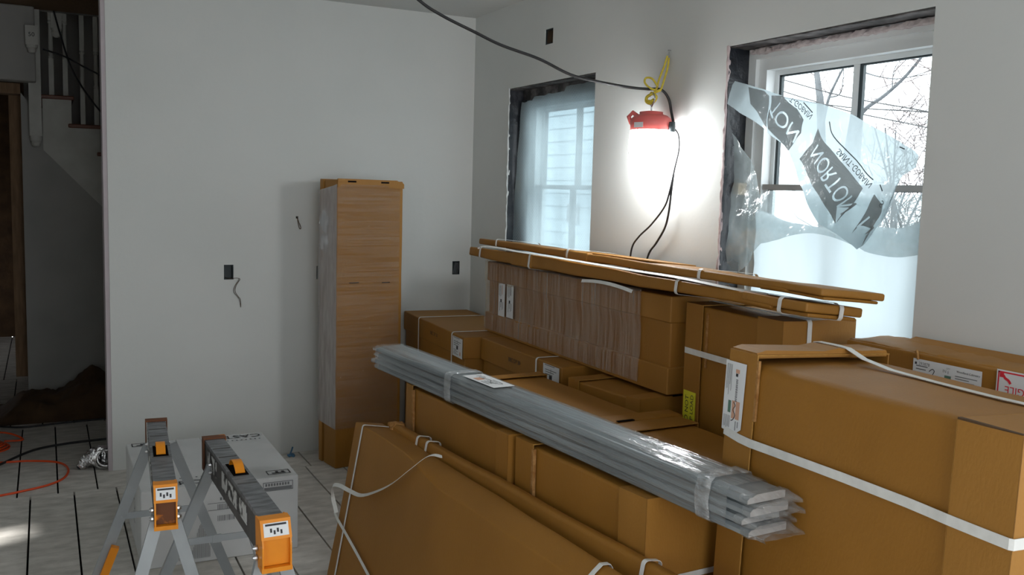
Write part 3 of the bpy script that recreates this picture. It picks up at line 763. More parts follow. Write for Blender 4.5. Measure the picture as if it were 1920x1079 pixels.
# ------------------------------------------------------------------ work light, rope and cords
lt = thing('work_light', (2.345, 3.36, 1.88), 0, 'glowing work light with a red plastic cap hanging by the wall', 'lamp')
cap = MB().lathe([(0.088, 0.0), (0.090, 0.035), (0.084, 0.05), (0.070, 0.062), (0.050, 0.068), (0.050, 0.078), (0.020, 0.082)], (0, 0, 0), 28)
capo = cap.build('cap', 'red_plastic', lt, True)
cl = MB().tube([V(-0.05, 0.075, 0.03), V(-0.055, 0.09, 0.06), V(-0.045, 0.075, 0.078), V(-0.03, 0.055, 0.06)], 0.01, 8)
cl.build('grip', 'red_plastic', lt, True)
MB().obox((-0.084, -0.03, 0.018), (0.34, -0.94, 0), (0, 0, 1), (-0.94, -0.34, 0), 0.045, 0.022, 0.002).build('label', 'paper', lt)
MB().lathe([(0.030, -0.150), (0.060, -0.142), (0.078, -0.115), (0.084, -0.07), (0.084, -0.001)], (0, 0, 0), 28).build('diffuser', 'glow', lt, True)
cg = MB()
for k in range(6):
    a = k*math.pi/3+0.3; c, s_ = math.cos(a), math.sin(a)
    cg.tube(spline([V(0.088*c, 0.088*s_, 0.0), V(0.092*c, 0.092*s_, -0.08), V(0.070*c, 0.070*s_, -0.15), V(0.02*c, 0.02*s_, -0.165)], 4), 0.0016, 6)
cg.build('guard', 'steel', lt)
hk = MB().tube(spline([V(0, 0, 0.08), V(0, 0, 0.10), V(0, -0.012, 0.115), V(0, -0.022, 0.135), V(0, -0.012, 0.155), V(0, 0.004, 0.157), V(0, 0.016, 0.145)], 5), 0.003, 8)
hk.tube(spline([V(0, 0.0, 0.10), V(0, 0.012, 0.115), V(0, 0.02, 0.13)], 4), 0.0025, 8)
hk.build('hook', 'steel', lt, True)
MB().lathe([(0.014, -0.02), (0.016, 0.0), (0.013, 0.022)], (0.05, -0.085, 0.012), 12).build('cord_grip', 'dark_seal', lt)
rp = thing('rope', (2.44, 3.38, 2.23), 0, 'yellow rope knotted around the cord above the red lamp', 'rope')
r_ = MB()
def rl(pts, r=0.0045): r_.tube(spline([V(*p)-V(2.44, 3.38, 2.23) for p in pts], 6), r, 8)
rl([(2.432, 3.382, 2.205), (2.415, 3.378, 2.16), (2.385, 3.37, 2.10), (2.365, 3.355, 2.062), (2.35, 3.35, 2.05)])
rl([(2.436, 3.376, 2.195), (2.42, 3.36, 2.15), (2.395, 3.345, 2.10), (2.375, 3.335, 2.06), (2.365, 3.335, 2.045)])
rl([(2.35, 3.33, 2.045), (2.33, 3.36, 2.06), (2.325, 3.39, 2.085), (2.335, 3.395, 2.105), (2.35, 3.37, 2.10), (2.362, 3.345, 2.065)])
rl([(2.365, 3.33, 2.05), (2.345, 3.36, 2.035), (2.34, 3.39, 2.025), (2.34, 3.395, 2.005), (2.345, 3.37, 1.995), (2.35, 3.345, 2.005), (2.352, 3.34, 2.025), (2.345, 3.37, 2.04)], 0.006)
rl([(2.345, 3.385, 2.03), (2.34, 3.395, 2.015), (2.343, 3.375, 2.003), (2.347, 3.35, 2.01)], 0.006)
r_.build('strand', 'rope', rp, True)
MB().tube([V(-0.008, 0.002, -0.03), V(-0.001, 0.001, -0.006), V(-0.003, -0.004, -0.035)], 0.003, 6).tube([V(0.012, 0.003, 0.0), V(-0.004, 0.003, 0.0)], 0.003, 6).build('hook', 'steel', rp)
tag(MB().tube(spline([(1.0, 3.36, 2.672), (1.12, 3.36, 2.42), (1.271, 3.36, 2.307), (1.369, 3.36, 2.259), (1.504, 3.36, 2.212), (1.62, 3.36, 2.173), (1.788, 3.36, 2.135), (1.938, 3.36, 2.084), (2.068, 3.36, 2.066), (2.227, 3.36, 2.054), (2.32, 3.362, 2.054), (2.39, 3.36, 2.056), (2.428, 3.355, 2.02), (2.436, 3.34, 1.96), (2.42, 3.30, 1.91), (2.405, 3.285, 1.893)], 8), 0.0062, 8).build('power_cord', 'rubber', None, True),
    'thick black cord strung from the ceiling to the rope above the red lamp', 'cord')
tag(MB().tube(spline([(2.402, 3.272, 1.889), (2.42, 3.262, 1.86), (2.425, 3.26, 1.80), (2.415, 3.27, 1.72), (2.405, 3.285, 1.62), (2.405, 3.32, 1.55), (2.41, 3.42, 1.47), (2.415, 3.52, 1.41), (2.42, 3.58, 1.35), (2.425, 3.60, 1.22), (2.43, 3.60, 1.0)], 8), 0.0042, 8).build('power_cord', 'rubber', None, True),
    'thin black cord falling from the red lamp behind the flat cartons, swinging left', 'cord')
tag(MB().tube(spline([(2.412, 3.272, 1.70), (2.410, 3.28, 1.62), (2.412, 3.295, 1.53), (2.42, 3.33, 1.46), (2.428, 3.40, 1.39), (2.43, 3.46, 1.33), (2.432, 3.5, 1.2), (2.434, 3.5, 1.0)], 8), 0.0046, 8).build('power_cord', 'rubber', None, True),
    'black cord hanging close to the wall below the lamp, right of its twin', 'cord')

# ------------------------------------------------------------------ electrical boxes and small wall things
def ebox(loc, w_, h_, axis, label, cover=True):
    t = thing('electrical_box', loc, 0, label, 'electrical box')
    d = 0.05
    m_ = MB()
    if axis == 1:
        m_.box((-w_/2, d-0.003, -h_/2), (w_/2, d, h_/2)); m_.box((-w_/2, 0, -h_/2), (-w_/2+0.003, d, h_/2)); m_.box((w_/2-0.003, 0, -h_/2), (w_/2, d, h_/2))
        m_.box((-w_/2, 0, -h_/2), (w_/2, d, -h_/2+0.003)); m_.box((-w_/2, 0, h_/2-0.003), (w_/2, d, h_/2))
    else:
        m_.box((d-0.003, -w_/2, -h_/2), (d, w_/2, h_/2)); m_.box((0, -w_/2, -h_/2), (d, -w_/2+0.003, h_/2)); m_.box((0, w_/2-0.003, -h_/2), (d, w_/2, h_/2))
        m_.box((0, -w_/2, -h_/2), (d, w_/2, -h_/2+0.003)); m_.box((0, -w_/2, h_/2-0.003), (d, w_/2, h_/2))
    m_.build('box_shell', 'dark_seal', t); return t
e1 = ebox((0.934, YB+0.002, 1.098), 0.052, 0.084, 1, 'open wall box with two loose wires hanging out of it')
wr = MB()
for dx in (0.0, 0.006):
    wr.tube(spline([V(-0.02, 0.03, -0.03), V(0.0, -0.004, -0.036), V(0.045, -0.012, -0.034), V(0.055+dx, -0.01, -0.042), V(0.035+dx, -0.008, -0.075), V(0.025+dx*1.5, -0.008, -0.11), V(0.045+dx, -0.008, -0.14), V(0.058+dx, -0.008, -0.16), V(0.066, -0.006, -0.205)], 5), 0.0014, 6)
wr.build('wire', 'brown', e1)
e2 = ebox((2.3485, YB+0.002, 1.105), 0.049, 0.084, 1, 'open wall box stuffed with dark wires near the room corner')
wr = MB()
for k in range(4): wr.tube([V(-0.016+0.009*k, 0.004, -0.036), V(-0.010+0.009*k, 0.0, 0.0), V(-0.004+0.007*k, 0.006, 0.034)], 0.0016, 6)
wr.build('wire', 'greyink', e2)
e3 = ebox((XR+0.002, 4.491, 2.439), 0.084, 0.08, 0, 'ragged open wall box high on the wall between ceiling and far window')
wr = MB()
for k in range(4): wr.tube([V(0.004, -0.03+0.018*k, -0.034), V(0.0, -0.024+0.014*k, 0.0), V(0.006, -0.03+0.018*k, 0.033)], 0.002, 6)
wr.build('wire', 'brown', e3)
tag(MB().tube(spline([(1.326, 5.48, 1.414), (1.326, 5.455, 1.412), (1.330, 5.45, 1.38), (1.338, 5.45, 1.352), (1.345, 5.45, 1.350), (1.345, 5.45, 1.362), (1.333, 5.45, 1.39), (1.327, 5.455, 1.410), (1.326, 5.48, 1.408)], 5), 0.0018, 6).build('wire_loop', 'brown'),
    'small brown wire loop poking out of the back wall', 'wire')

# ------------------------------------------------------------------ cartons
def strap_loop(axis, pos, lo, hi, width=0.014, r=0.012, off=0.0016, wig=0.0):
    """closed strap around a box whose cross section spans lo..hi (2D), in the plane axis=pos"""
    a0, b0 = lo[0]-off, lo[1]-off; a1, b1 = hi[0]+off, hi[1]+off
    pts = []
    for (cx, cy, s0) in ((a1-r, b1-r, 0), (a0+r, b1-r, 1), (a0+r, b0+r, 2), (a1-r, b0+r, 3)):
        for k in range(5):
            an = (s0 + k/4)*math.pi/2; pts.append((cx+r*math.cos(an), cy+r*math.sin(an)))
    out = []
    for (u, v) in pts:
        out.append(V(u, pos, v) if axis == 'y' else (V(u, v, pos) if axis == 'z' else V(pos, u, v)))
    wd = {'y': (0, 1, 0), 'z': (0, 0, 1), 'x': (1, 0, 0)}[axis]
    return MB().ribbon(out, [Vector(wd)]*len(out), width, 0.0012, True)

LBL = {'left': ((0, -1, 0), (0, 0, 1)), 'front': ((1, 0, 0), (0, 0, 1)), 'top': ((1, 0, 0), (0, 1, 0))}
def label(parent, c, face, w_, h_, items, mat='paper', name='label', rot=0, lab=None, cut=None):
    """flat label centred at c on a face; items: ('t',text,u,v,size,mat,rot) ('b',u0,v0,u1,v1,mat) ('bar',u0,v0,u1,v1,vertical) ('l',u0,v0,u1,v1,n,mat)"""
    U, Vv = (Vector(x) for x in LBL[face])
    c = Vector(c); N = U.cross(Vv)
    if rot:
        Q = Matrix.Rotation(rot, 3, N); U = Q @ U; Vv = Q @ Vv
    poly = cut if cut else [(-w_/2, -h_/2), (w_/2, -h_/2), (w_/2, h_/2), (-w_/2, h_/2)]
    lo_ = MB().prism(poly, lambda u, v, t: c+U*u+Vv*v+N*t, 0.0, 0.0007).build(name, mat, parent)
    if lab: lo_['label'] = lab
    by = {}
    def g(m): return by.setdefault(m, MB())
    def rect(u0, v0, u1, v1, m): g(m).add([c+U*u+Vv*v+N*0.0012 for u, v in ((u0, v0), (u1, v0), (u1, v1), (u0, v1))], [[0, 1, 2, 3]])
    for it in items:
        if it[0] == 't':
            _, s, u, v, size, m, ro = it
            cu, su = math.cos(ro), math.sin(ro)
            g(m).text(s, size, c+U*u+Vv*v, U*cu+Vv*su, -U*su+Vv*cu, 'CENTER', False, 0.0012)
        elif it[0] == 'b': rect(*it[1:5], it[5])
        elif it[0] == 'bar':
            _, u0, v0, u1, v1, vert = it; rr = random.Random(int((u0+v0)*9999)); x = 0.0
            while x < 1:
                q = rr.uniform(0.02, 0.06); 
                if vert: rect(u0, v0+(v1-v0)*x, u1, v0+(v1-v0)*min(1, x+q*0.6), 'ink')
                else: rect(u0+(u1-u0)*x, v0, u0+(u1-u0)*min(1, x+q*0.6), v1, 'ink')
                x += q*1.25
        elif it[0] == 'l':
            _, u0, v0, u1, v1, n, m, vert = it; rr = random.Random(int((u0*3+v0)*9999))
            for k in range(n):
                e = rr.uniform(0.55, 1.0)
                if vert:
                    x = u0+(u1-u0)*k/max(1, n); rect(x, v1-(v1-v0)*e, x+(u1-u0)/n*0.32, v1, m)
                else:
                    y = v1-(v1-v0)*k/max(1, n); rect(u0, y-(v1-v0)/n*0.32, u0+(u1-u0)*e, y, m)
        elif it[0] == 'c':
            _, pts, r_, m = it
            sp = spline([V(a, b, 0) for a, b in pts], 6)
            g(m).ribbon([c+U*p.x+Vv*p.y+N*0.0014 for p in sp], [Vv*1.0+U*0.6]*len(sp), r_, 0.0004)
    for m, mb in by.items(): mb.build('print', m, lo_, fix=False)
    return lo_

def carton_root(name, P, th, w_, l_, h_, lab, lean=0.0, group=None, cat='carton'):
    """P = near-left-top corner; returns an empty at the middle of the base; local x across, y away, z up"""
    ex = V(math.cos(th), -math.sin(th), 0); ey = V(math.sin(th), math.cos(th), 0)
    dn = V(0, 0, -1)*math.cos(lean) - ex*math.sin(lean)
    exl = ex*math.cos(lean) - V(0, 0, 1)*math.sin(lean)
    base = V(*P) + exl*w_/2 + ey*l_/2 + dn*h_
    return thing(name, base, -th, lab, cat, group, lean)

def body(t, w_, l_, h_, r=0.008, mat='card', amp=0.003, cuts=(4, 8, 6), seed=0, nm='body', lo=None, hi=None, sc=5):
    lo = lo or (-w_/2, -l_/2, 0); hi = hi or (w_/2, l_/2, h_)
    wf = wobble(amp, sc, seed)
    def fn(p):
        q = wf(p); 
        if p.z < 0.02: q.z = p.z
        return q
    return MB().rbox(lo, hi, r, 2, cuts, fn).build(nm, mat, t, True, wn=True)
def smooth_off(o):
    for p in o.data.polygons: p.use_smooth = False
def cap_end(t, w_, l_, h_, y0, y1, e=0.010, mat='card', seed=0, r=0.0016, nm='end_cap', z0=0.0, top=0.008):
    """end cap folded from board: thin walls standing a little proud of the box, open towards its middle"""
    wf = wobble(0.003, 9, seed); th = 0.0035
    def fn(p):
        q = wf(p); q.z = p.z if p.z < 0.02 else q.z; return q
    m_ = MB(); X = w_/2+e; Z = h_+top
    outer = y0 if y0 < 0 else y1
    m_.rbox((-X, y0, z0), (-X+th, y1, Z), r, 1, (1, 2, 6), fn)
    m_.rbox((X-th, y0, z0), (X, y1, Z), r, 1, (1, 2, 6), fn)
    m_.rbox((-X+0.0005, y0, Z-th), (X-0.0005, y1, Z), r, 1, (4, 2, 1), fn)
    if y0 < 0: m_.rbox((-X, y0, z0), (X, y0+th, Z), r, 1, (4, 1, 6), fn)
    else: m_.rbox((-X, y1-th, z0), (X, y1, Z), r, 1, (4, 1, 6), fn)
    c_ = m_.build(nm, mat, t, True, wn=True)
    yi = y1 if y0 < 0 else y0; k_ = 0.0006 if y0 < 0 else -0.0006
    a_, b_ = min(yi, yi+k_), max(yi, yi+k_)
    ed = MB(); n = 8
    ed.rbox((-X, a_, z0+0.02), (-X+th, b_, Z), 0.0002, 1, (1, 1, 6), fn)
    ed.rbox((-X+th, a_, Z-th), (X, b_, Z), 0.0002, 1, (4, 1, 1), fn)
    ed.build('cut_edge', 'cut_edge', c_)
    return c_

# tall wrapped carton standing by the back wall
A = carton_root('wrapped_carton', (1.447, 5.044, 1.645), -0.17, 0.416, 0.221, 1.645, 'tall narrow carton in clear stretch wrap standing against the back wall')
body(A, 0.416, 0.221, 1.645, 0.006, 'card', 0.002, (4, 2, 12), 1, lo=(-0.208, -0.1105, 0), hi=(0.208, 0.045, 1.64))
MB().rbox((-0.210, 0.068, 0), (0.20, 0.1105, 1.645), 0.004, 2, (3, 1, 10), wobble(0.002, 4, 3)).build('back_panel', 'card2', A, True)
top_ = MB().prism([(-0.206, 1.60), (0.212, 1.60), (0.212, 1.625), (0.204, 1.633), (0.19, 1.632), (0.165, 1.646), (-0.206, 1.648)], lambda u, v, t: V(u, -0.116+t, v), 0, 0.008)
top_.build('top_flap', 'card', A)
for (u0, u1, z0, z1) in ((-0.146, -0.094, 1.628, 1.6375), (0.062, 0.113, 1.627, 1.6365), (-0.13, -0.073, 1.062, 1.066), (0.077, 0.126, 1.057, 1.061)):
    MB().box((u0, -0.1172, z0), (u1, -0.1105, z1)).build('hand_slot', 'void', A)
def wf_(p):
    return V(p.x + 0.002*mn.noise(p*18), p.y + 0.003*mn.noise(V(p.x*4, 0, p.z*22)), p.z)
wm = MB(); ring = [(0.188, -0.1125), (0.10, -0.118), (-0.05, -0.118), (-0.19, -0.117), (-0.2105, -0.1125)]
nz = 90
for j in range(nz+1):
    f_ = j/nz
    for (u, y) in ring:
        za, zb = 0.228, 1.617 - (0.012 if u > 0.15 else 0)
        wm.v.append(wf_(V(u, y, za+(zb-za)*f_)))
for j in range(nz):
    for i in range(len(ring)-1):
        a = j*len(ring)+i; wm.f.append([a, a+1, a+1+len(ring), a+len(ring)])
wm.build('stretch_wrap', 'wrap', A, True)
ws = MB(); ringL = [(-0.2105, -0.1125), (-0.215, -0.07), (-0.215, 0.0), (-0.2155, 0.07), (-0.2135, 0.115), (-0.20, 0.117)]
for j in range(41):
    f_ = j/40
    for k, (u, y) in enumerate(ringL):
        za = 0.228+0.02*k/5; zb = 1.617-0.05*k/5
        ws.v.append(V(u+0.002*mn.noise(V(y*8, f_*12, 2)), y, za+(zb-za)*f_))
for j in range(40):
    for i in range(len(ringL)-1):
        a = j*len(ringL)+i; ws.f.append([a, a+1, a+1+len(ringL), a+len(ringL)])
ws.build('side_wrap', 'wrap_side', A, True)
label(A, (-0.2135, 0.04, 1.405), 'left', 0.10, 0.10, [('l', -0.03, -0.03, 0.03, 0.03, 4, 'greyink', False), ('b', -0.02, 0.02, 0.0, 0.03, 'ink')], rot=-0.6)
label(A, (-0.2135, 0.045, 1.285), 'left', 0.095, 0.08, [('l', -0.035, -0.03, 0.03, 0.02, 4, 'greyink', False), ('bar', 0.0, -0.035, 0.035, -0.01, False)])

# two strapped cartons end to end under the long wrapped one
def lidded(name, P, th, w_, l_, h_, lab, txt_y, straps, lby, lbz, lidh=0.115, lbw=0.15, lbh=0.105):
    t = carton_root(name, P, th, w_, l_, h_, lab)
    body(t, w_-0.020, l_-0.020, h_-0.01, 0.008, 'card', 0.002, (3, 6, 5), 2)
    body(t, w_, l_, h_, 0.007, 'card', 0.0025, (4, 8, 2), 5, 'lid', (-w_/2, -l_/2, h_-lidh), (w_/2, l_/2, h_))
    for y in straps:
        strap_loop('y', y, (-w_/2, 0.0), (w_/2, h_), 0.013, 0.015, 0.004).build('strap', 'strap', t)
    pm = MB()
    pm.text('BBC DP 30', 0.028, (-w_/2-0.0035, txt_y, h_-0.055), (0, -1, 0), (0, 0, 1)); pm.build('printed_text', 'ink', t, fix=False)
    label(t, (-w_/2-0.003, lby, lbz), 'left', lbw, lbh, [('t', '1', 0.0, 0.025, 0.03, 'ink', 0), ('l', -0.055, 0.0, 0.055, 0.03, 3, 'greyink', False), ('b', -0.015, -0.012, 0.012, 0.006, 'ink'), ('l', -0.06, -0.045, 0.02, -0.015, 4, 'greyink', False), ('b', 0.035, -0.04, 0.05, -0.02, 'orangeink'), ('l', -0.06, 0.04, 0.06, 0.05, 1, 'greyink', False)])
    return t
B = lidded('lidded_carton', (1.929, 4.361, 0.84), 0.061, 0.42, 1.085, 0.84, 'lidded carton with two straps in the corner, next to the tall wrapped carton', -0.06, (0.226, -0.365), -0.455, 0.775)
C_ = lidded('lidded_carton', (2.006, 3.473, 0.84), 0.014, 0.41, 0.87, 0.84, 'lidded carton with one strap under the long wrapped carton', 0.03, (-0.20,), -0.345, 0.78)

# long wrapped carton lying across them
D = carton_root('long_wrapped_carton', (2.108, 2.841, 1.222), 0.019, 0.29, 1.705, 0.381, 'long carton in stretch wrap lying on the lidded cartons, two white labels far end')
body(D, 0.31, 1.705, 0.381, 0.008, 'card', 0.002, (3, 10, 3), 3, lo=(-0.136, -0.845, 0.004), hi=(0.136, 0.84, 0.378))
body(D, 0, 0, 0, 0.006, 'card2', 0.0025, (3, 12, 1), 7, 'lid', (-0.145, -0.8525, 0.278), (0.145, 0.8525, 0.381))
body(D, 0, 0, 0, 0.006, 'card2', 0.0025, (3, 12, 1), 9, 'tray', (-0.147, -0.8525, 0.0), (0.147, 0.862, 0.107))
wd_ = MB(); NZ, NY = 10, 70
def wx(y, z):
    base = 0.148 if (z > 0.27 or z < 0.11) else 0.141
    return -(base + 0.0035 + 0.004*mn.noise(V(y*30, z*3, 2)) )
for j in range(NZ+1):
    z = 0.015 + 0.372*j/NZ
    for i in range(NY+1):
        y = -0.657 + 1.525*i/NY
        wd_.v.append(V(wx(y, z), y, z))
for j in range(NZ):
    for i in range(NY):
        a = j*(NY+1)+i; wd_.f.append([a, a+1, a+NY+2, a+NY+1])
# over the top
b = len(wd_.v)
for i in range(NY+1):
    y = -0.657 + 1.525*i/NY; wd_.v.append(V(wx(y, 0.381)+0.005, y, 0.388)); wd_.v.append(V(0.14, y, 0.388))
for i in range(NY): wd_.f.append([b+2*i, b+2*i+1, b+2*i+3, b+2*i+2]); wd_.f.append([NZ*(NY+1)+i, NZ*(NY+1)+i+1, b+2*i+2, b+2*i])
wd_.build('stretch_wrap', 'wrap_up', D, True)
tl_ = MB()
for j in range(13):
    z = 0.02+0.30*j/12
    for k in range(4): tl_.v.append(V(-0.14+0.03*k, 0.864+0.02*k*math.sin(z*6+1)+0.012*mn.noise(V(z*14, k, 0)), z))
for j in range(12):
    for k in range(3): a = j*4+k; tl_.f.append([a, a+1, a+5, a+4])
tl_.build('wrap_tail', 'wrap_side', D, True)
for (yy, zz, flip) in ((0.648, 0.193, 0), (0.545, 0.197, 1)):
    label(D, (-0.1505, yy, zz), 'left', 0.078, 0.172, [('l', -0.028, 0.005, 0.004, 0.075, 3, 'greyink', True), ('b', 0.006, 0.03, 0.012, 0.078, 'orangeink' if not flip else 'ink'), ('l', -0.02, -0.06, 0.03, -0.01, 4, 'greyink', True), ('b', -0.012, -0.012, 0.004, 0.004, 'ink')], mat='paper')

# carton with the yellow sign
J = carton_root('strapped_carton', (2.119, 2.244, 1.2), 0.055, 0.29, 0.539, 1.2, 'upright carton with a yellow sign and crossed straps beneath the flat cartons')
body(J, 0.29, 0.539, 1.2, 0.007, 'card', 0.002, (3, 4, 8), 4)
cap_end(J, 0.29, 0.539, 1.2, 0.168, 0.2715, 0.010, 'card', 2)
cap_end(J, 0.29, 0.539, 1.2, -0.2715, -0.142, 0.008, 'card2', 3)
MB().box((-0.150, 0.140, 0.98), (-0.1455, 0.150, 1.18)).build('folded_flap', 'card_in', J)
strap_loop('z', 1.028, (-0.1555, -0.2715), (0.1555, 0.2715), 0.022, 0.012, 0.0025).build('strap', 'strap', J)
strap_loop('x', -0.047, (-0.2715, 0.0), (0.2715, 1.208), 0.018, 0.012, 0.0025).build('strap', 'strap', J)
label(J, (-0.1572, 0.222, 0.80), 'left', 0.078, 0.155, [('t', 'DO NOT', 0.016, -0.012, 0.026, 'ink', math.pi/2) if False else ('t', 'DO NOT', -0.014, 0.0, 0.030, 'ink', math.pi/2), ('t', 'TOP LOAD', 0.018, 0.0, 0.027, 'ink', math.pi/2)], 'yellow', 'warning_label')

# big carton in the foreground
I_ = carton_root('large_carton', (1.571, 1.042, 1.185), 0.052, 0.42, 0.845, 1.185, 'large tilted carton in the right foreground with a long white label and straps', 0.035)
I_.location.z = 0.0
body(I_, 0.42, 0.845, 1.19, 0.03, 'card', 0.006, (6, 10, 10), 6, lo=(-0.21, -0.42, 0.012), hi=(0.21, 0.42, 1.176), sc=4)
cap_end(I_, 0.42, 0.845, 1.185, 0.318, 0.4275, 0.013, 'card2', 8, top=0.014)
cap_end(I_, 0.42, 0.845, 1.185, -0.4275, -0.287, 0.013, 'card2', 12, top=-0.002)
MB().prism([(-0.218, 1.203), (-0.19, 1.210), (0.0, 1.206), (0.05, 1.214), (0.13, 1.206), (0.215, 1.207), (0.224, 1.19), (-0.218, 1.19)], lambda u, v, t: V(u, 0.325+t, v), 0, 0.10).build('top_flap', 'card2', I_)
MB().box((-0.2225, 0.310, 1.03), (-0.2155, 0.3175, 1.185)).build('torn_edge', 'card_in', I_)
MB().prism([(-0.287, 1.1795), (-0.287, 1.1840), (-0.4275, 1.1838), (-0.4275, 1.1825), (-0.35, 1.1800)], lambda u, v, t: V(-0.2238+t, u, v), 0, 0.010).build('flap_gap_shade', 'brown', I_)  # solid dark strip, coloured for the shade inside the open flap
sp = [V(-0.2262, 0.424, 0.982), V(-0.2270, 0.36, 0.975), V(-0.2262, 0.315, 0.973), V(-0.2205, 0.25, 0.973), V(-0.2188, 0.15, 0.975), V(-0.218, 0.0, 0.978), V(-0.2188, -0.18, 0.980), V(-0.2205, -0.235, 0.980), V(-0.2262, -0.288, 0.981), V(-0.2268, -0.36, 0.981), V(-0.2262, -0.424, 0.981),
      V(-0.2215, -0.4305, 0.981), V(0.0, -0.4320, 0.985), V(0.2215, -0.4305, 0.988), V(0.2262, -0.424, 0.988), V(0.2270, 0.0, 0.986), V(0.2262, 0.424, 0.985), V(0.2215, 0.4295, 0.985), V(0.0, 0.4310, 0.984), V(-0.2215, 0.4290, 0.983)]
MB().ribbon(sp, [V(0, 0, 1)]*len(sp), 0.022, 0.0014, True).build('strap', 'strap', I_)
sp = [V(0.062, 0.4310, 0.02), V(0.062, 0.4310, 1.0), V(0.062, 0.4310, 1.196), V(0.063, 0.4275, 1.2135), V(0.066, 0.420, 1.2165), V(0.075, 0.36, 1.2160), V(0.080, 0.325, 1.2135), V(0.085, 0.27, 1.1940), V(0.085, 0.18, 1.1825), V(0.082, 0.05, 1.1800), V(0.074, -0.12, 1.1800), V(0.068, -0.24, 1.1825), V(0.066, -0.288, 1.1855), V(0.064, -0.36, 1.1855), V(0.063, -0.424, 1.1845),
      V(0.063, -0.4305, 1.180), V(0.062, -0.4325, 0.9), V(0.062, -0.4325, 0.02)]
MB().ribbon(sp, [V(1, 0, 0)]*len(sp), 0.022, 0.0014).build('strap', 'strap', I_)
label(I_, (-0.2262, 0.392, 1.075), 'left', 0.085, 0.187,
      [('l', -0.036, 0.0, -0.012, 0.085, 5, 'greyink', True), ('bar', 0.004, -0.01, 0.012, 0.05, True), ('b', 0.000, 0.065, 0.016, 0.075, 'orangeink'), ('b', 0.001, 0.056, 0.010, 0.064, 'ink'),
       ('b', -0.022, -0.042, -0.010, -0.010, 'green'), ('b', 0.010, -0.055, 0.026, -0.008, 'orangeink'), ('b', -0.006, -0.055, 0.006, -0.008, 'orangeink'),
       ('c', [(0.0, -0.012), (0.008, -0.02), (0.0, -0.032), (0.009, -0.045), (0.002, -0.058), (-0.006, -0.062)], 0.002, 'ink'), ('l', -0.036, -0.088, -0.008, -0.05, 5, 'greyink', True), ('l', 0.012, -0.085, 0.03, -0.06, 2, 'greyink', True)],
      cut=[(-0.0425, -0.0905), (0.012, -0.0935), (0.036, -0.078), (0.0405, 0.0935), (-0.0425, 0.0935)])

# fragile carton along the right wall
K = carton_root('fragile_carton', (2.25, 0.8, 1.165), 0.0, 0.19, 1.31, 1.165, 'carton with a torn top and a red broken-glass sticker, against the right wall')
body(K, 0.19, 1.31, 1.165, 0.007, 'card', 0.003, (3, 12, 5), 11)
tf = MB().rbox((-0.085, -0.10, 1.160), (0.092, 0.652, 1.170), 0.004, 1, (4, 40, 1), wobble(0.006, 26, 4))
tf.build('top_flap', 'card2', K, True)
MB().tube(spline([V(-0.094, 0.39, 1.168), V(-0.10, 0.384, 1.172), V(-0.103, 0.376, 1.150)], 4), 0.004, 6).build('torn_flap', 'card_in', K)
MB().prism([(0.03, 1.165), (0.092, 1.165), (0.093, 1.181), (0.06, 1.174)], lambda u, v, t: V(u+0.0, -0.05+t, v), 0, 0.6).build('raised_flap', 'card', K)
label(K, (-0.0985, 0.284, 1.105), 'left', 0.222, 0.062+0.03,
      [('b', -0.105, 0.030, -0.098, 0.037, 'ink'), ('t', '293878', -0.073, 0.0335, 0.0125, 'greyink', 0), ('l', -0.1, 0.010, -0.05, 0.028, 2, 'greyink', False), ('c', [(-0.055, 0.016), (-0.045, 0.024), (-0.038, 0.020), (-0.042, 0.010), (-0.05, 0.0)], 0.002, 'ink'),
       ('t', 'IN', -0.005, 0.026, 0.012, 'greyink', 0), ('t', 'QTY', 0.007, 0.035, 0.006, 'greyink', 0), ('t', '1', 0.007, 0.024, 0.012, 'ink', 0), ('b', -0.004, -0.004, 0.017, 0.015, 'green'),
       ('t', 'Woodland Cabinetry', 0.07, 0.032, 0.0085, 'ink', 0), ('l', 0.03, 0.0, 0.105, 0.02, 3, 'greyink', False), ('l', -0.1, -0.04, 0.1, -0.01, 4, 'greyink', False)])
label(K, (-0.0985, 0.055, 1.096), 'left', 0.15, 0.144,
      [('b', -0.071, 0.064, 0.071, 0.068, 'red'), ('b', -0.071, -0.068, -0.067, 0.068, 'red'), ('b', 0.067, -0.068, 0.071, 0.068, 'red'), ('b', -0.071, -0.068, 0.071, -0.064, 'red'),
       ('t', 'FRAGILE', 0.004, 0.022, 0.029, 'red', math.pi),
       ('c', [(-0.062, 0.062), (-0.054, 0.056), (-0.050, 0.051), (-0.040, 0.046), (-0.034, 0.038)], 0.007, 'red'), ('b', -0.066, 0.052, -0.054, 0.064, 'red')], name='fragile_label')

# two big low cartons end to end
G1 = carton_root('base_carton', (1.348, 2.65, 0.8), -0.035, 0.61, 0.87, 0.8, 'big low carton at the back of the pair under the silver mouldings')
body(G1, 0.61, 0.87, 0.8, 0.010, 'card', 0.004, (5, 8, 5), 13)
cap_end(G1, 0.61, 0.87, 0.8, 0.378, 0.442, 0.012, 'card', 4, top=0.012)
cap_end(G1, 0.61, 0.87, 0.8, -0.437, -0.352, 0.011, 'card', 5, top=0.009)
MB().box((-0.3175, 0.366, 0.55), (-0.308, 0.377, 0.795)).build('torn_edge', 'card_in', G1)
MB().box((0.12, -0.4395, 0.8085), (0.19, -0.425, 0.8115)).build('hand_slot', 'void', G1); MB().box((-0.18, -0.4395, 0.8085), (-0.10, -0.425, 0.8115)).build('hand_slot', 'void', G1)
MB().rbox((0.29, -0.437, 0.801), (0.405, -0.354, 0.8095), 0.0015, 1, (2, 1, 1), wobble(0.003, 9, 5)).build('end_flap', 'card', G1, True)
G2 = carton_root('base_carton', (1.398, 1.941, 0.8), -0.05, 0.655, 0.682, 0.8, 'big low carton in front of its pair, under the near end of the silver mouldings')
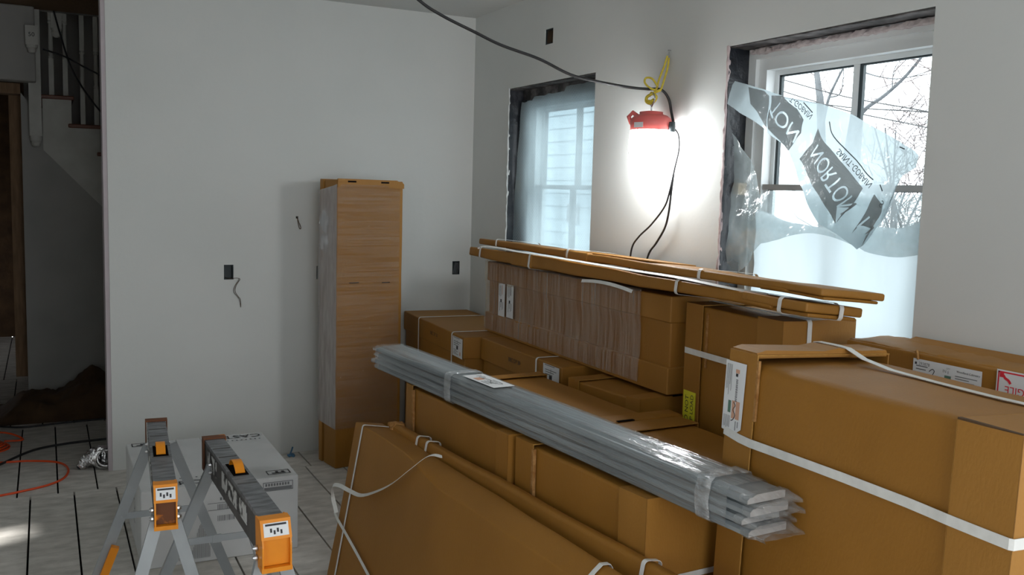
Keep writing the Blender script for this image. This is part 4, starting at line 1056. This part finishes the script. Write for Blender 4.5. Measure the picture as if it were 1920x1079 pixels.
body(G2, 0.655, 0.682, 0.8, 0.010, 'card', 0.004, (5, 8, 5), 15)
cap_end(G2, 0.655, 0.682, 0.8, 0.236, 0.342, 0.012, 'card', 6, top=0.010)
cap_end(G2, 0.655, 0.682, 0.8, -0.345, -0.225, 0.010, 'card2', 7, top=0.009)
MB().box((-0.3425, 0.224, 0.45), (-0.332, 0.236, 0.795)).build('torn_edge', 'card_in', G2)
strap_loop('z', 0.578, (-0.3395, -0.345), (0.3395, 0.342), 0.016, 0.012, 0.003).build('strap', 'strap', G2)
H2 = carton_root('small_carton', (1.995, 2.845, 0.825), -0.093, 0.37, 0.465, 0.825, 'carton tucked beneath the near end of the long wrapped carton')
body(H2, 0.37, 0.465, 0.825, 0.008, 'card', 0.003, (3, 4, 4), 17)
cap_end(H2, 0.37, 0.465, 0.825, 0.16, 0.2325, 0.008, 'card', 9)
cap_end(H2, 0.37, 0.465, 0.825, -0.2325, -0.15, 0.008, 'card2', 10)
MB().box((-0.03, -0.2355, 0.8295), (0.035, -0.231, 0.8345)).build('hand_slot', 'void', H2)

# flat packs on top
def flat_pack(P, th, w_, l_, h_, roll, lab, straps, seed, brk, bulge):
    ex = V(math.cos(th), -math.sin(th), 0); ey = V(math.sin(th), math.cos(th), 0)
    exl = ex*math.cos(roll) - V(0, 0, 1)*math.sin(roll)
    base = V(*P) + exl*w_/2 + ey*l_/2 - V(0, 0, h_)*math.cos(roll) - ex*h_*math.sin(roll)
    t = thing('flat_carton', base, -th, lab, 'flat carton', 'flat cartons lying on top of the stack', roll)
    wf = wobble(0.004, 4, seed)
    def fn(p):
        q = wf(p); k = 1+bulge*math.exp(-((p.y-0.42)/0.85)**2); q.z = (q.z-h_*0.38)*k + h_*0.38; return q
    MB().rbox((-w_/2, -l_/2+0.16, 0.002), (w_/2, l_/2, h_-0.002), 0.008, 2, (3, 26, 1), fn).build('body', 'card', t, True)
    def sh(u, y, z): return fn(V(u, y, z))
    m_ = MB()
    m_.rbox((-w_/2-0.002, -l_/2, h_*0.30), (w_/2+0.002, -l_/2+0.30, h_), 0.007, 2, (3, 3, 1), fn)
    m_.build('end_sleeve', 'card2', t, True)
    MB().rbox((-w_/2+0.012, -l_/2+0.004, -0.001), (w_/2-0.02, -l_/2+0.30, h_*0.26), 0.004, 1, (3, 3, 1), fn).build('under_flap', 'card', t, True)
    MB().rbox((-w_/2-0.004, brk-0.22, -0.002), (w_/2+0.003, brk, h_+0.0015), 0.008, 2, (3, 4, 1), fn).build('sleeve', 'card', t, True)
    for y in straps:
        z0 = fn(V(0, y, 0)).z; z1 = fn(V(0, y, h_)).z
        strap_loop('y', y, (-w_/2-0.003, z0-0.001), (w_/2+0.004, z1+0.002), 0.016, 0.014, 0.003).build('strap', 'strap', t)
    return t
E2 = flat_pack((2.052, 2.08, 1.292), 0.007, 0.232, 2.55, 0.043, 0.115, 'lower of the two flat cartons on top, with loose white straps curling out', (-1.16, -0.62, 0.55, 1.12), 21, 0.75, 0.5)
E1 = flat_pack((2.070, 2.04, 1.340), 0.033, 0.25, 2.66, 0.034, 0.092, 'upper of the two flat cartons, topmost of the whole stack', (-0.72, 0.28, 1.08), 27, 0.32, 0.15)
MB().rbox((-0.10, -0.35, 0.0345), (0.124, 0.16, 0.0405), 0.002, 1, (2, 6, 1), wobble(0.003, 7, 2)).build('top_flap', 'card2', E1)
def free_strap(parent, pts, wd, width=0.014):
    sp = spline(pts, 7); N = len(sp)
    ws_ = [Vector(wd[0]).lerp(Vector(wd[1]), i/(N-1)) for i in range(N)] if isinstance(wd[0], tuple) else [Vector(wd)]*N
    return MB().ribbon(sp, ws_, width, 0.0013).build('loose_strap', 'strap', parent)
free_strap(E2, [V(-0.11, 0.62, 0.058), V(-0.118, 0.85, 0.063), V(-0.122, 1.05, 0.062), V(-0.124, 1.13, 0.054), V(-0.12, 1.14, 0.044)], (1, 0, 0.5))
free_strap(E2, [V(-0.11, 0.85, 0.060), V(-0.117, 0.60, 0.060), V(-0.119, 0.3, 0.060), V(-0.119, 0.0, 0.058), V(-0.118, -0.35, 0.056), V(-0.118, -0.62, 0.056), V(-0.11, -0.9, 0.048), V(-0.08, -1.05, 0.046)], (1, 0, 0.35), 0.02)
free_strap(E2, [V(-0.112, 0.06, -0.022), V(-0.114, -0.05, -0.014), V(-0.114, -0.15, -0.013), V(-0.114, -0.25, -0.018), V(-0.112, -0.33, -0.026)], (0.3, 0, 1), 0.014)

free_strap(E2, [V(0.02, -0.95, 0.0465), V(0.02, -1.15, 0.0455), V(0.02, -1.262, 0.0450), V(0.02, -1.278, 0.040), V(0.02, -1.2795, 0.022), V(0.02, -1.276, 0.002), V(0.02, -1.25, -0.004), V(0.02, -1.10, -0.005)], (1, 0, 0), 0.017)

# leaning flat cartons, front left
def leaning(name, top_far, th, l_, thick, zt, lean, lab, seed, mat='card', rr_=0.012, taper=0.0, chamfer=0.0):
    """top_far = far end of the top front edge"""
    h_ = zt/math.cos(lean)
    ex = V(math.cos(th), -math.sin(th), 0); ey = V(math.sin(th), math.cos(th), 0)
    exl = ex*math.cos(lean) - V(0, 0, 1)*math.sin(lean)
    dn = V(0, 0, -1)*math.cos(lean) - ex*math.sin(lean)
    P = V(top_far[0], top_far[1], zt) - ey*l_
    base = P + exl*thick/2 + ey*l_/2 + dn*h_
    t = thing(name, base, -th, lab, 'flat carton', None, lean)
    wf = wobble(0.006, 3, seed)
    def cham(p):
        if chamfer and p.z > h_*0.95:
            k = min(1, max(0, (0.5-p.y)/0.4)); p = V(p.x, p.y, p.z - chamfer*k*k*(3-2*k)*max(0, 1-(p.x+thick/2)/thick*1.4))
        return p
    MB().rbox((-thick/2, -l_/2, 0.0), (thick/2, l_/2, h_), rr_, 2, (5, 20, 8), lambda p, c=cham: (lambda p: wf(V(-thick/2+(p.x+thick/2)*(1-taper/thick*(0.5-p.y/l_)), p.y, p.z)))(c(p))).build('body', mat, t, True, wn=True)
    return t, h_
LEAN = 0.185
L1, h1 = leaning('leaning_carton', (1.100, 3.54), -0.066, 1.86, 0.118, 0.665, LEAN, 'front leaning flat carton in the foreground with a loose looping white strap', 31, 'card', 0.006, 0.058, 0.05)
L2, h2 = leaning('leaning_carton', (1.216, 3.46), -0.080, 1.86, 0.046, 0.672, LEAN, 'thinner leaning flat carton wedged behind the front one', 37, 'card', 0.016)
def lp(u, y, z): return V(u, y, z)
yf = 0.93
strap_loop('y', yf-0.085, (-0.059, 0.0), (0.058, h1), 0.011, 0.010, 0.005).build('strap', 'strap', L1)
MB().ribbon([V(-0.066, -0.69, 0.0), V(-0.066, -0.69, 0.3), V(-0.066, -0.69, h1-0.062), V(-0.061, -0.69, h1-0.046), V(-0.035, -0.69, h1-0.014), V(-0.018, -0.69, h1+0.004), V(0.006, -0.69, h1+0.006), V(0.016, -0.69, h1-0.004), V(0.017, -0.69, 0.3), V(0.017, -0.69, 0.0)], [V(0, 1, 0)]*10, 0.016, 0.0013, True).build('strap', 'strap', L1)
sp = spline([V(-0.071, 0.955, 0.30), V(-0.074, 0.90, 0.285), V(-0.072, 0.80, 0.26), V(-0.070, 0.6, 0.21), V(-0.070, 0.3, 0.13), V(-0.070, -0.1, 0.03)], 5)
MB().ribbon(sp, [V(0, 0.2, 1)]*len(sp), 0.014, 0.0013).build('strap', 'strap', L1)
free_strap(L1, [V(-0.070, 0.93, 0.30), V(-0.085, 0.965, 0.36), V(-0.10, 0.945, 0.405), V(-0.10, 0.88, 0.425), V(-0.088, 0.80, 0.428), V(-0.082, 0.70, 0.44), V(-0.08, 0.58, 0.49), V(-0.08, 0.46, 0.555), V(-0.08, 0.34, 0.64), V(-0.06, 0.26, 0.71), V(-0.02, 0.24, 0.715)], ((0.2, 0.3, 1), (0.9, 0.5, 0.2)), 0.016)
for y in (0.665, 0.585, -0.665):
    strap_loop('y', y, (-0.023, 0.0), (0.023, h2), 0.014, 0.012, 0.006).build('strap', 'strap', L2)
tr_ = MB().rbox((-0.028, 0.885, h2-0.075), (0.028, 0.935, h2+0.004), 0.014, 2, (6, 4, 6), wobble(0.014, 40, 5)).build('crumpled_corner', 'card_in', L2, True)

# bundle of wrapped mouldings
Mb = thing('moulding_bundle', (1.4190, 2.713, 0.8155), 0.0, 'long bundle of silver-grey mouldings in clear plastic lying across the low cartons', 'moulding')
axd = (V(1.497, 1.63, 0)-V(1.335, 3.88, 0)); Lb = axd.length + 0.085
ang = math.atan2(axd.x, -axd.y)
Mb.rotation_euler = (0, 0, ang)
# local: -y towards camera
zz = 0.0
hts = [0.022, 0.020, 0.024, 0.020]
for k, hh_ in enumerate(hts):
    dx = (0.004, -0.003, 0.003, 0.0)[k]; dy = (-0.005, 0.012, -0.008, 0.0)[k]
    m_ = MB()
    wk = 0.061
    prof = [(-wk, 0.0), (wk, 0.0), (wk, hh_*0.9), (wk-0.02, hh_), (-wk+0.03, hh_), (-wk+0.016, hh_*0.72), (-wk+0.008, hh_*0.72), (-wk, hh_*0.45)]
    ys = [-Lb/2+dy+0.07+(Lb-0.12)*i/12 for i in range(13)]
    o0 = None
    for y in ys:
        sag = 0.004*math.sin((y/Lb+0.5)*3.0)
        base = len(m_.v); m_.v += [V(u+dx, y, v+zz+sag) for u, v in prof]
        if o0 is not None:
            for q in range(len(prof)): m_.f.append([o0+q, o0+(q+1) % 8, base+(q+1) % 8, base+q])
        else: m_.f.append(list(range(base, base+8)))
        o0 = base
    m_.f.append(list(range(o0, o0+8)))
    mo = m_.build('moulding', 'moulding', Mb)
    MB().prism([(u+dx, v+zz+0.0005) for u, v in prof], lambda u, v, t: V(u, ys[0]-t, v), 0.0, 0.0015).build('end_grain', 'raw_wood', mo)
    # crinkled plastic sleeve end
    se = MB(); n_ = 7
    for e, (yy, sx, sz) in enumerate(((ys[0]+0.02, 1.10, 1.12), (ys[0]-0.004, 1.13, 1.15), (ys[0]-0.03, 1.12, 0.55), (ys[0]-0.052, 1.06, 0.22))):
        for q in range(16):
            a = 2*math.pi*q/16; cu, cv = math.cos(a), math.sin(a)
            su = max(-1, min(1, cu*1.35)); sv = max(-1, min(1, cv*1.35))
            jit = 0.012*mn.noise(V(q*1.7, e*2.3, k*5.1)) if e > 1 else 0.002*mn.noise(V(q, e, k))
            se.v.append(V(su*wk*sx+dx+jit*0.5, yy+ (jit*1.5 if e == 3 else 0), zz+hh_/2+sv*hh_/2*sz+(jit*0.5 if e > 1 else 0)))
    for e in range(3):
        for q in range(16): se.f.append([e*16+q, e*16+(q+1) % 16, (e+1)*16+(q+1) % 16, (e+1)*16+q])
    se.build('sleeve_end', 'poly_end', mo, True)
    fe = MB()
    for e, (yy, sx, sz) in enumerate(((ys[-1]-0.02, 1.10, 1.12), (ys[-1]+0.012, 1.1, 0.9), (ys[-1]+0.04, 1.0, 0.2))):
        for q in range(16):
            a = 2*math.pi*q/16; su = max(-1, min(1, math.cos(a)*1.35)); sv = max(-1, min(1, math.sin(a)*1.35))
            jit = 0.01*mn.noise(V(q*1.7, e*2.3, k*3.1+9)) if e else 0
            fe.v.append(V(su*wk*sx+dx+jit, yy, zz+hh_/2+sv*hh_/2*sz+jit*0.4))
    for e in range(2):
        for q in range(16): fe.f.append([e*16+q, e*16+(q+1) % 16, (e+1)*16+(q+1) % 16, (e+1)*16+q])
    fe.build('sleeve_end', 'poly_end', mo, True)
    zz += hh_+0.004
HB = zz
wr_ = MB(); NR, NY = 28, 90
y0, y1 = -Lb/2+0.13, Lb/2-0.05
for j in range(NY+1):
    y = y0+(y1-y0)*j/NY
    for q in range(NR):
        a = 2*math.pi*q/NR; ca, sa = math.cos(a), math.sin(a)
        su = max(-1, min(1, ca*1.38)); sv = max(-1, min(1, sa*1.38))
        nz_ = mn.noise(V(su*3, y*5, sv*3+2)); n2 = mn.noise(V(su*9, y*2.0, sv*9))
        ro = 1.055+0.022*nz_+0.022*n2
        sag = 0.004*math.sin((y/Lb+0.5)*3.0)
        wr_.v.append(V(su*0.0635*ro, y, HB/2+sag+sv*(HB/2)*(1.03+0.02*nz_+0.02*n2)))
for j in range(NY):
    for q in range(NR): wr_.f.append([j*NR+q, j*NR+(q+1) % NR, (j+1)*NR+(q+1) % NR, (j+1)*NR+q])
wr_.build('plastic_wrap', 'poly', Mb, True)
for yb_ in (0.42, -0.96):
    bt = MB()
    pts = []
    for q in range(NR):
        a = 2*math.pi*q/NR; su = max(-1, min(1, math.cos(a)*1.38)); sv = max(-1, min(1, math.sin(a)*1.38))
        pts.append(V(su*0.0695, yb_+0.004*math.sin(q), HB/2+0.003+sv*(HB/2)*1.085))
    bt.ribbon(pts, [V(0, 1, 0)]*NR, 0.05, 0.0008, True); bt.build('tape_band', 'poly_end', Mb, True)
lbm = label(Mb, (-0.001, 0.235, HB+0.0085), 'top', 0.085, 0.23, [('b', -0.03, 0.02, 0.0, 0.06, 'orangeink'), ('l', -0.03, -0.09, 0.03, 0.0, 5, 'greyink', True), ('l', 0.0, 0.03, 0.03, 0.09, 3, 'greyink', False), ('c', [(0.0, 0.05), (0.01, 0.0), (-0.01, -0.04), (0.015, -0.08)], 0.003, 'greyink')])

# white carton on the floor
N = thing('white_carton', (0.648, 4.355, 0), 0.0, 'white printed carton on the floor behind the two sawhorses', 'carton')
w_, l_, h_ = 0.648, 0.775, 0.331
body(N, w_, l_, h_, 0.006, 'whitebox', 0.002, (4, 4, 3), 41)
lidN = MB()
for (x0, x1) in ((-w_/2+0.002, 0.015), (0.019, w_/2-0.002)):
    lidN.rbox((x0, -l_/2, h_-0.001), (x1, l_/2, h_+0.004), 0.002, 1, (2, 4, 1), wobble(0.002, 6, 2))
lidN.build('top_flap', 'whitebox', N)
tp = MB()
tp.text('CAST', 0.075, (0.215, 0.335, h_+0.0068), (-1, 0, 0), (0, -1, 0)); tp.text('IRON', 0.075, (-0.10, -0.335, h_+0.0068), (1, 0, 0), (0, 1, 0))
for k in range(8): tp.box((0.13+0.022*k, 0.262, h_+0.0062), (0.138+0.022*k, 0.268, h_+0.0068)); tp.box((-0.18+0.022*k, -0.268, h_+0.0062), (-0.172+0.022*k, -0.262, h_+0.0068))
for (cx, cy) in ((0.25, -0.325), (-0.25, 0.345)):
    for (a, b, c, d) in ((-.05, -.028, .05, -.024), (-.05, .024, .05, .028), (-.05, -.028, -.046, .028), (.046, -.028, .05, .028), (-.03, -.012, .03, -.004), (-.012, -.012, .0, .014), (.014, -.008, .026, .012)):
        tp.box((cx+a, cy+b, h_+0.0062), (cx+c, cy+d, h_+0.0068))
tp.build('printed_text', 'ink', N, fix=False)
fp = MB(); yy = -l_/2-0.0025
def frect(x0, z0, x1, z1): fp.box((x0, yy-0.0004, z0), (x1, yy, z1))
rr = random.Random(3)
for (x0, z0, x1, z1) in ((0.17, 0.275, 0.30, 0.278), (0.17, 0.312, 0.30, 0.315), (0.17, 0.275, 0.173, 0.315), (0.297, 0.275, 0.30, 0.315), (0.175, 0.279, 0.295, 0.292)): frect(x0, z0, x1, z1)
for k in range(9): frect(0.18+0.012*k, 0.297, 0.188+0.012*k, 0.309)
frect(0.06, 0.297, 0.15, 0.301)
for zc in (0.185, 0.235):
    for k in range(11): frect(-0.02+0.0065*k, zc-0.014, -0.02+0.0065*k+rr.uniform(.0015, .004), zc+0.01)
for k in range(7): frect(-0.01+0.012*k, 0.262, -0.002+0.012*k, 0.274)
for (x0, z0, x1, z1) in ((0.13, 0.225, 0.17, 0.228), (0.13, 0.255, 0.17, 0.258), (0.128, 0.225, 0.131, 0.258), (0.17, 0.225, 0.173, 0.258), (0.142, 0.235, 0.16, 0.248), (-0.06, 0.22, 0.06, 0.222), (-0.06, 0.25, 0.06, 0.252), (0.06, 0.22, 0.062, 0.252), (0.25, 0.04, 0.29, 0.06)): frect(x0, z0, x1, z1)
fp.build('printed_marks', 'greyink', N, fix=False)
lp_ = MB()
for k in range(30):
    x = -0.20+0.0042*k*1.2; lp_.box((x, yy-0.0004, 0.02), (x+0.0016, yy, 0.02+0.15*(0.6+0.4*math.sin(k*0.35)))) 
lp_.build('printed_stripes', 'greyink', N, fix=False)
sp_ = MB().text('IRON', 0.075, (-w_/2-0.003, -0.10, 0.20), (0, 0, -1), (0, -1, 0)) 
sp_.build('printed_text', 'greyink', N, fix=False)

# ------------------------------------------------------------------ sawhorses
def sawhorse(far, near, legs, lab, clip, br_w, br_h, zt=0.76):
    far = V(*far, zt); near = V(*near, zt)
    t = thing('sawhorse', ((far.x+near.x)/2, (far.y+near.y)/2, 0), 0, lab, 'sawhorse', None)
    off = -V(t.location.x, t.location.y, 0)
    def B_(mb, nm, mat, par=None):
        mb.v = [v+off for v in mb.v]; return mb.build(nm, mat, t if par is None else par)
    d = (near-far).normalized(); sd = V(-d.y, d.x, 0); sd = sd if sd.x > 0 else -sd; up = V(0, 0, 1)
    L = (near-far).length; c = (far+near)/2
    bw = 0.061
    bm_ = MB().obox(c-up*0.006, sd, d, up, bw, L, 0.012)
    bo = B_(bm_, 'beam_top', 'beam')
    B_(MB().obox(c-up*0.055-sd*(bw/2-0.002), sd, d, up, 0.004, L, 0.088).obox(c-up*0.055+sd*(bw/2-0.002), sd, d, up, 0.004, L, 0.088), 'beam_side', 'beam_side')
    B_(MB().obox(c-up*0.045-sd*(bw/2+0.0008)+d*L*0.08, sd, d, up, 0.0012, L*0.42, 0.05).obox(c-up*0.045-sd*(bw/2+0.0008)-d*L*0.33, sd, d, up, 0.0012, L*0.18, 0.05), 'worn_label', noisy('worn_label_paper', (0.05, 0.05, 0.05), (0.55, 0.56, 0.55), 26, 0.7, 6, lo=0.46, hi=0.54))
    for f_ in (-0.34, -0.22, 0.12): B_(MB().obox(c+d*L*f_+up*0.0005, sd, d, up, bw*0.86, 0.006, 0.002), 'beam_rib', 'beam_side')
    # orange folding tab standing in its slot
    q = c + d*L*(0.03 if clip else -0.05)
    B_(MB().obox(q+up*0.0006, sd, d, up, bw*0.72, 0.125, 0.0014), 'tab_slot', 'void')
    arc = MB(); pts = [q + d*x + up*z for x, z in ((-0.05, 0.002), (-0.035, 0.018), (-0.01, 0.026), (0.02, 0.022), (0.05, 0.004))]
    arc.ribbon(spline(pts, 4), [sd]*17, 0.027, 0.003)
    B_(arc, 'tab', 'orange')
    # end brackets
    cn = near + d*0.012
    bm2 = MB()
    dep = 0.07
    ctr = cn - up*(br_h/2-0.002) - d*(dep/2-0.012)
    fz = cn + d*0.010
    uu = (up+d*0.35).normalized()
    for s_ in (-1, 1):
        bm2.prism([(-dep+0.012, 0.0), (-0.036, 0.004), (-0.004, 0.004), (0.018, -0.042), (0.022, -0.060), (0.022, -br_h+0.006), (0.012, -br_h), (-dep+0.020, -br_h)],
                  lambda u, v, t: cn + d*u + up*v + sd*(s_*(br_w/2-0.004)+t-0.002), 0, 0.004)
    bm2.obox(cn+up*0.003-d*0.020, sd, d, up, br_w, 0.034, 0.004)
    bm2.obox(cn-up*0.018+d*0.007, sd, d, (up-d*0.45).normalized(), br_w*0.98, 0.003, 0.050)
    bm2.obox(cn-up*(br_h-0.006)+d*0.010, sd, d, up, br_w*0.98, 0.026, 0.012)
    bro = B_(bm2, 'end_bracket', 'orange')
    B_(MB().obox(cn+d*(0.006)-up*(br_h/2+0.014), sd, d, up, br_w-0.009, 0.004, br_h-0.055), 'bracket_plate', 'rust' if clip else 'orange')
    uu = (up-d*0.45).normalized(); nn_ = (d+up*0.45).normalized()
    sc_ = cn-up*0.019+d*0.007+nn_*0.0026
    blo = B_(MB().obox(sc_, sd, nn_, uu, br_w*0.80, 0.001, 0.034), 'sticker', 'paper')
    B_(MB().obox(sc_+uu*0.012+nn_*0.0007, sd, nn_, uu, br_w*0.68, 0.0008, 0.005), 'sticker_print', 'ink')
    for k in range(4): B_(MB().obox(sc_-uu*(0.002+0.005*(k % 2))+nn_*0.0007+sd*(-0.013+0.0085*k), sd, nn_, uu, 0.005, 0.0008, 0.010), 'sticker_print', 'ink')
    cf = far - d*0.01
    fb = MB().obox(cf+up*0.004+d*0.012, sd, d, up, bw+0.012, 0.03, 0.006)
    for s_ in (-1, 1): fb.obox(cf+sd*s_*(bw/2+0.004)+d*0.012-up*0.05, sd, d, up, 0.004, 0.03, 0.105)
    B_(fb, 'far_bracket', 'rust')
    for s_ in (-1, 1):
        for z_ in (0.075, 0.100):
            p = cn - d*0.03 - up*z_ + sd*s_*br_w/2
            B_(MB().tube([p, p+sd*s_*0.005, p+sd*s_*0.011], [0.008, 0.008, 0.004], 10), 'bolt', 'steel')
        for z_ in (0.05, 0.075):
            p = far + d*L*0.16 - up*z_ + sd*s_*bw/2
            B_(MB().tube([p, p+sd*s_*0.004, p+sd*s_*0.010], [0.007, 0.007, 0.004], 10), 'bolt', 'steel')
    ends = []
    for (T, F) in legs:
        T = V(*T); F = V(*F); ax = (F-T).normalized()
        n_ = ax.cross(V(0, 1, 0)).normalized(); wd = n_.cross(ax)
        # C-section leg: web plus two flanges
        m_ = MB(); wweb, fl_ = 0.034, 0.016
        e = ax.cross(d).normalized(); g = e.cross(ax).normalized()
        mid = (T+F)/2; LL = (F-T).length
        m_.obox(mid, e, ax, g, wweb, LL, 0.003)
        for s_ in (-1, 1): m_.obox(mid+e*s_*(wweb/2-0.0015)-g*fl_/2, e, ax, g, 0.003, LL, fl_)
        m_.obox(F, V(1, 0, 0), V(0, 1, 0), up, 0.04, 0.03, 0.012) if F.z < 0.01 else None
        lo_ = B_(m_, 'leg', 'grey_steel')
        ends.append((T, F, ax, e, g))
    # spreader braces between the legs of each end pair
    for (i, j) in ((0, 1), (2, 3)):
        a = ends[i][0].lerp(ends[i][1], 0.36); b = ends[j][0].lerp(ends[j][1], 0.36)
        B_(MB().bar(a, b, 0.004, 0.022).bar(a+(b-a)*0.44, a+(b-a)*0.56, 0.008, 0.026), 'brace', 'grey_steel')
    if clip:
        T, F, ax, e, g = ends[0]
        p0 = T.lerp(F, 0.50); p1 = T.lerp(F, 0.735)
        B_(MB().rbox((-0.012, 0, -0.006), (0.012, 1, 0.006), 0.004, 2, (1, 1, 1)) if False else MB().obox((p0+p1)/2+d*0.016-e*0.018, e, ax, g, 0.026, (p1-p0).length, 0.022), 'leg_clip', 'orange')
    return t
S1 = sawhorse((0.335, 3.43), (0.283, 2.675), [((0.30, 3.33, 0.70), (0.05, 3.42, 0.006)), ((0.375, 3.33, 0.70), (0.64, 3.42, 0.006)), ((0.266, 2.70, 0.665), (0.07, 2.63, 0.006)), ((0.305, 2.70, 0.665), (0.48, 2.63, 0.006))],
     'left sawhorse, grey steel with a rusty orange end bracket', True, 0.064, 0.118)
S2 = sawhorse((0.484, 3.125), (0.500, 2.29), [((0.46, 3.0, 0.70), (0.185, 3.09, 0.006)), ((0.52, 3.0, 0.70), (0.725, 3.09, 0.006)), ((0.478, 2.31, 0.66), (0.32, 2.26, 0.006)), ((0.525, 2.31, 0.66), (0.685, 2.26, 0.006))],
     'right sawhorse, grey steel with a clean bright orange end bracket', False, 0.078, 0.124)

# ------------------------------------------------------------------ small things on the floor
dk = thing('foil_duct', (0.21, 5.56, 0), 0.0, 'crumpled shiny foil duct lying on the floor by the wall end', 'duct')
mb = MB(); n_ = 26; K_ = 18
path = spline([V(-0.075, -0.02, 0.012), V(-0.04, 0.0, 0.035), V(0.0, 0.0, 0.058), V(0.045, -0.03, 0.066), V(0.062, -0.06, 0.066)], 5)
for i, p in enumerate(path):
    f_ = i/(len(path)-1); r = 0.016+0.042*min(1, f_*1.5)
    t_ = (path[min(i+1, len(path)-1)]-path[max(i-1, 0)]).normalized(); u = t_.cross(V(0, 0, 1)).normalized(); v = u.cross(t_)
    for q in range(n_):
        a = 2*math.pi*q/n_; rr_ = r*(1+0.16*mn.noise(V(q*0.9, i*1.3, 1)) + (0.10 if i % 2 else -0.05))
        pt = p+(u*math.cos(a)+v*math.sin(a))*rr_; pt.z = max(0.003, pt.z)
        mb.v.append(pt)
for i in range(len(path)-1):
    for q in range(n_): mb.f.append([i*n_+q, i*n_+(q+1) % n_, (i+1)*n_+(q+1) % n_, (i+1)*n_+q])
mb.build('duct_skin', 'foil', dk, False)
rg = MB().tube([path[-1]+V(math.cos(2*math.pi*k/20)*0.044, math.sin(2*math.pi*k/20)*0.02, math.sin(2*math.pi*k/20)*0.040) for k in range(21)], 0.007, 6, False)
rg.build('duct_rim', 'foil', dk, True)
tag(MB().tube(spline([(-1.2, 5.9, 0.006), (-0.6, 5.87, 0.006), (-0.258, 5.828, 0.006), (-0.097, 5.80, 0.006), (0.038, 5.712, 0.006), (0.083, 5.56, 0.006), (0.059, 5.40, 0.006), (-0.018, 5.30, 0.006), (-0.14, 5.238, 0.006), (-0.235, 5.204, 0.006), (-0.6, 5.1, 0.006), (-1.2, 5.0, 0.006)], 8), 0.006, 8).build('extension_cord', 'orange_cord', None, True),
    'orange extension cord making one wide loop on the floor', 'cord')
cc = MB()
for k in range(5):
    a = V(-0.42, 6.16, 0.006+0.009*k); rx, ry = 0.20-0.012*k, 0.13-0.01*k
    cc.tube([a+V(rx*math.cos(t_), ry*math.sin(t_), 0.003*math.sin(3*t_+k)) for t_ in [2*math.pi*i/36 for i in range(37)]], 0.006, 7)
cc.tube(spline([(-0.55, 6.34, 0.03), (-0.28, 6.36, 0.05), (-0.15, 6.29, 0.012), (-0.25, 6.25, 0.02)], 6), 0.006, 7)
tag(cc.build('coiled_extension_cord', 'orange_cord', None, True), 'coil of orange extension cord on the hall floor at the left edge', 'cord')
tag(MB().tube(spline([(-0.75, 5.2, 0.007), (-0.42, 5.42, 0.007), (-0.36, 5.64, 0.007), (-0.256, 5.784, 0.007), (-0.1, 6.02, 0.007), (0.072, 6.11, 0.007), (0.305, 6.143, 0.007), (0.7, 6.15, 0.007)], 8), 0.0075, 8).build('hose', 'rubber', None, True),
    'thick black hose curving across the hall floor behind the orange loop', 'hose')
tag(MB().tube(spline([(-0.9, 6.9, 0.006), (-0.45, 6.85, 0.006), (-0.29, 6.70, 0.006), (-0.15, 6.63, 0.006), (0.05, 6.66, 0.006), (0.35, 6.69, 0.006)], 8), 0.006, 8).build('power_cord', 'rubber', None, True),
    'black cord lying along the foot of the brown tarp', 'cord')
bt_ = MB().rbox((1.252, 5.36, 0.001), (1.292, 5.40, 0.012), 0.004, 1, (4, 4, 1), wobble(0.012, 50, 3)).tube(spline([(1.27, 5.39, 0.006), (1.283, 5.40, 0.03), (1.288, 5.395, 0.052)], 3), 0.005, 5)
tag(bt_.build('blue_tape_scrap', 'bluetape'), 'scrap of blue tape on the floor at the foot of the back wall', 'tape')

for k, g in (('overhead_wire', 'overhead wires outside the near window'), ('bare_tree', 'bare trees outside the near window'), ('bare_shrub', 'twiggy shrubs outside the near window'), ('sawhorse', 'pair of sawhorses'),
             ('lidded_carton', 'lidded cartons at the far end of the stack'), ('base_carton', 'big low cartons end to end'), ('leaning_carton', 'flat cartons leaning on the stack'),
             ('electrical_box', 'open wall boxes'), ('power_cord', 'black power cords'), ('window_sheet', 'plastic sheets over the windows')):
    for o in SC.objects:
        if o.parent is None and o.name.split('.')[0] == k: o['group'] = g
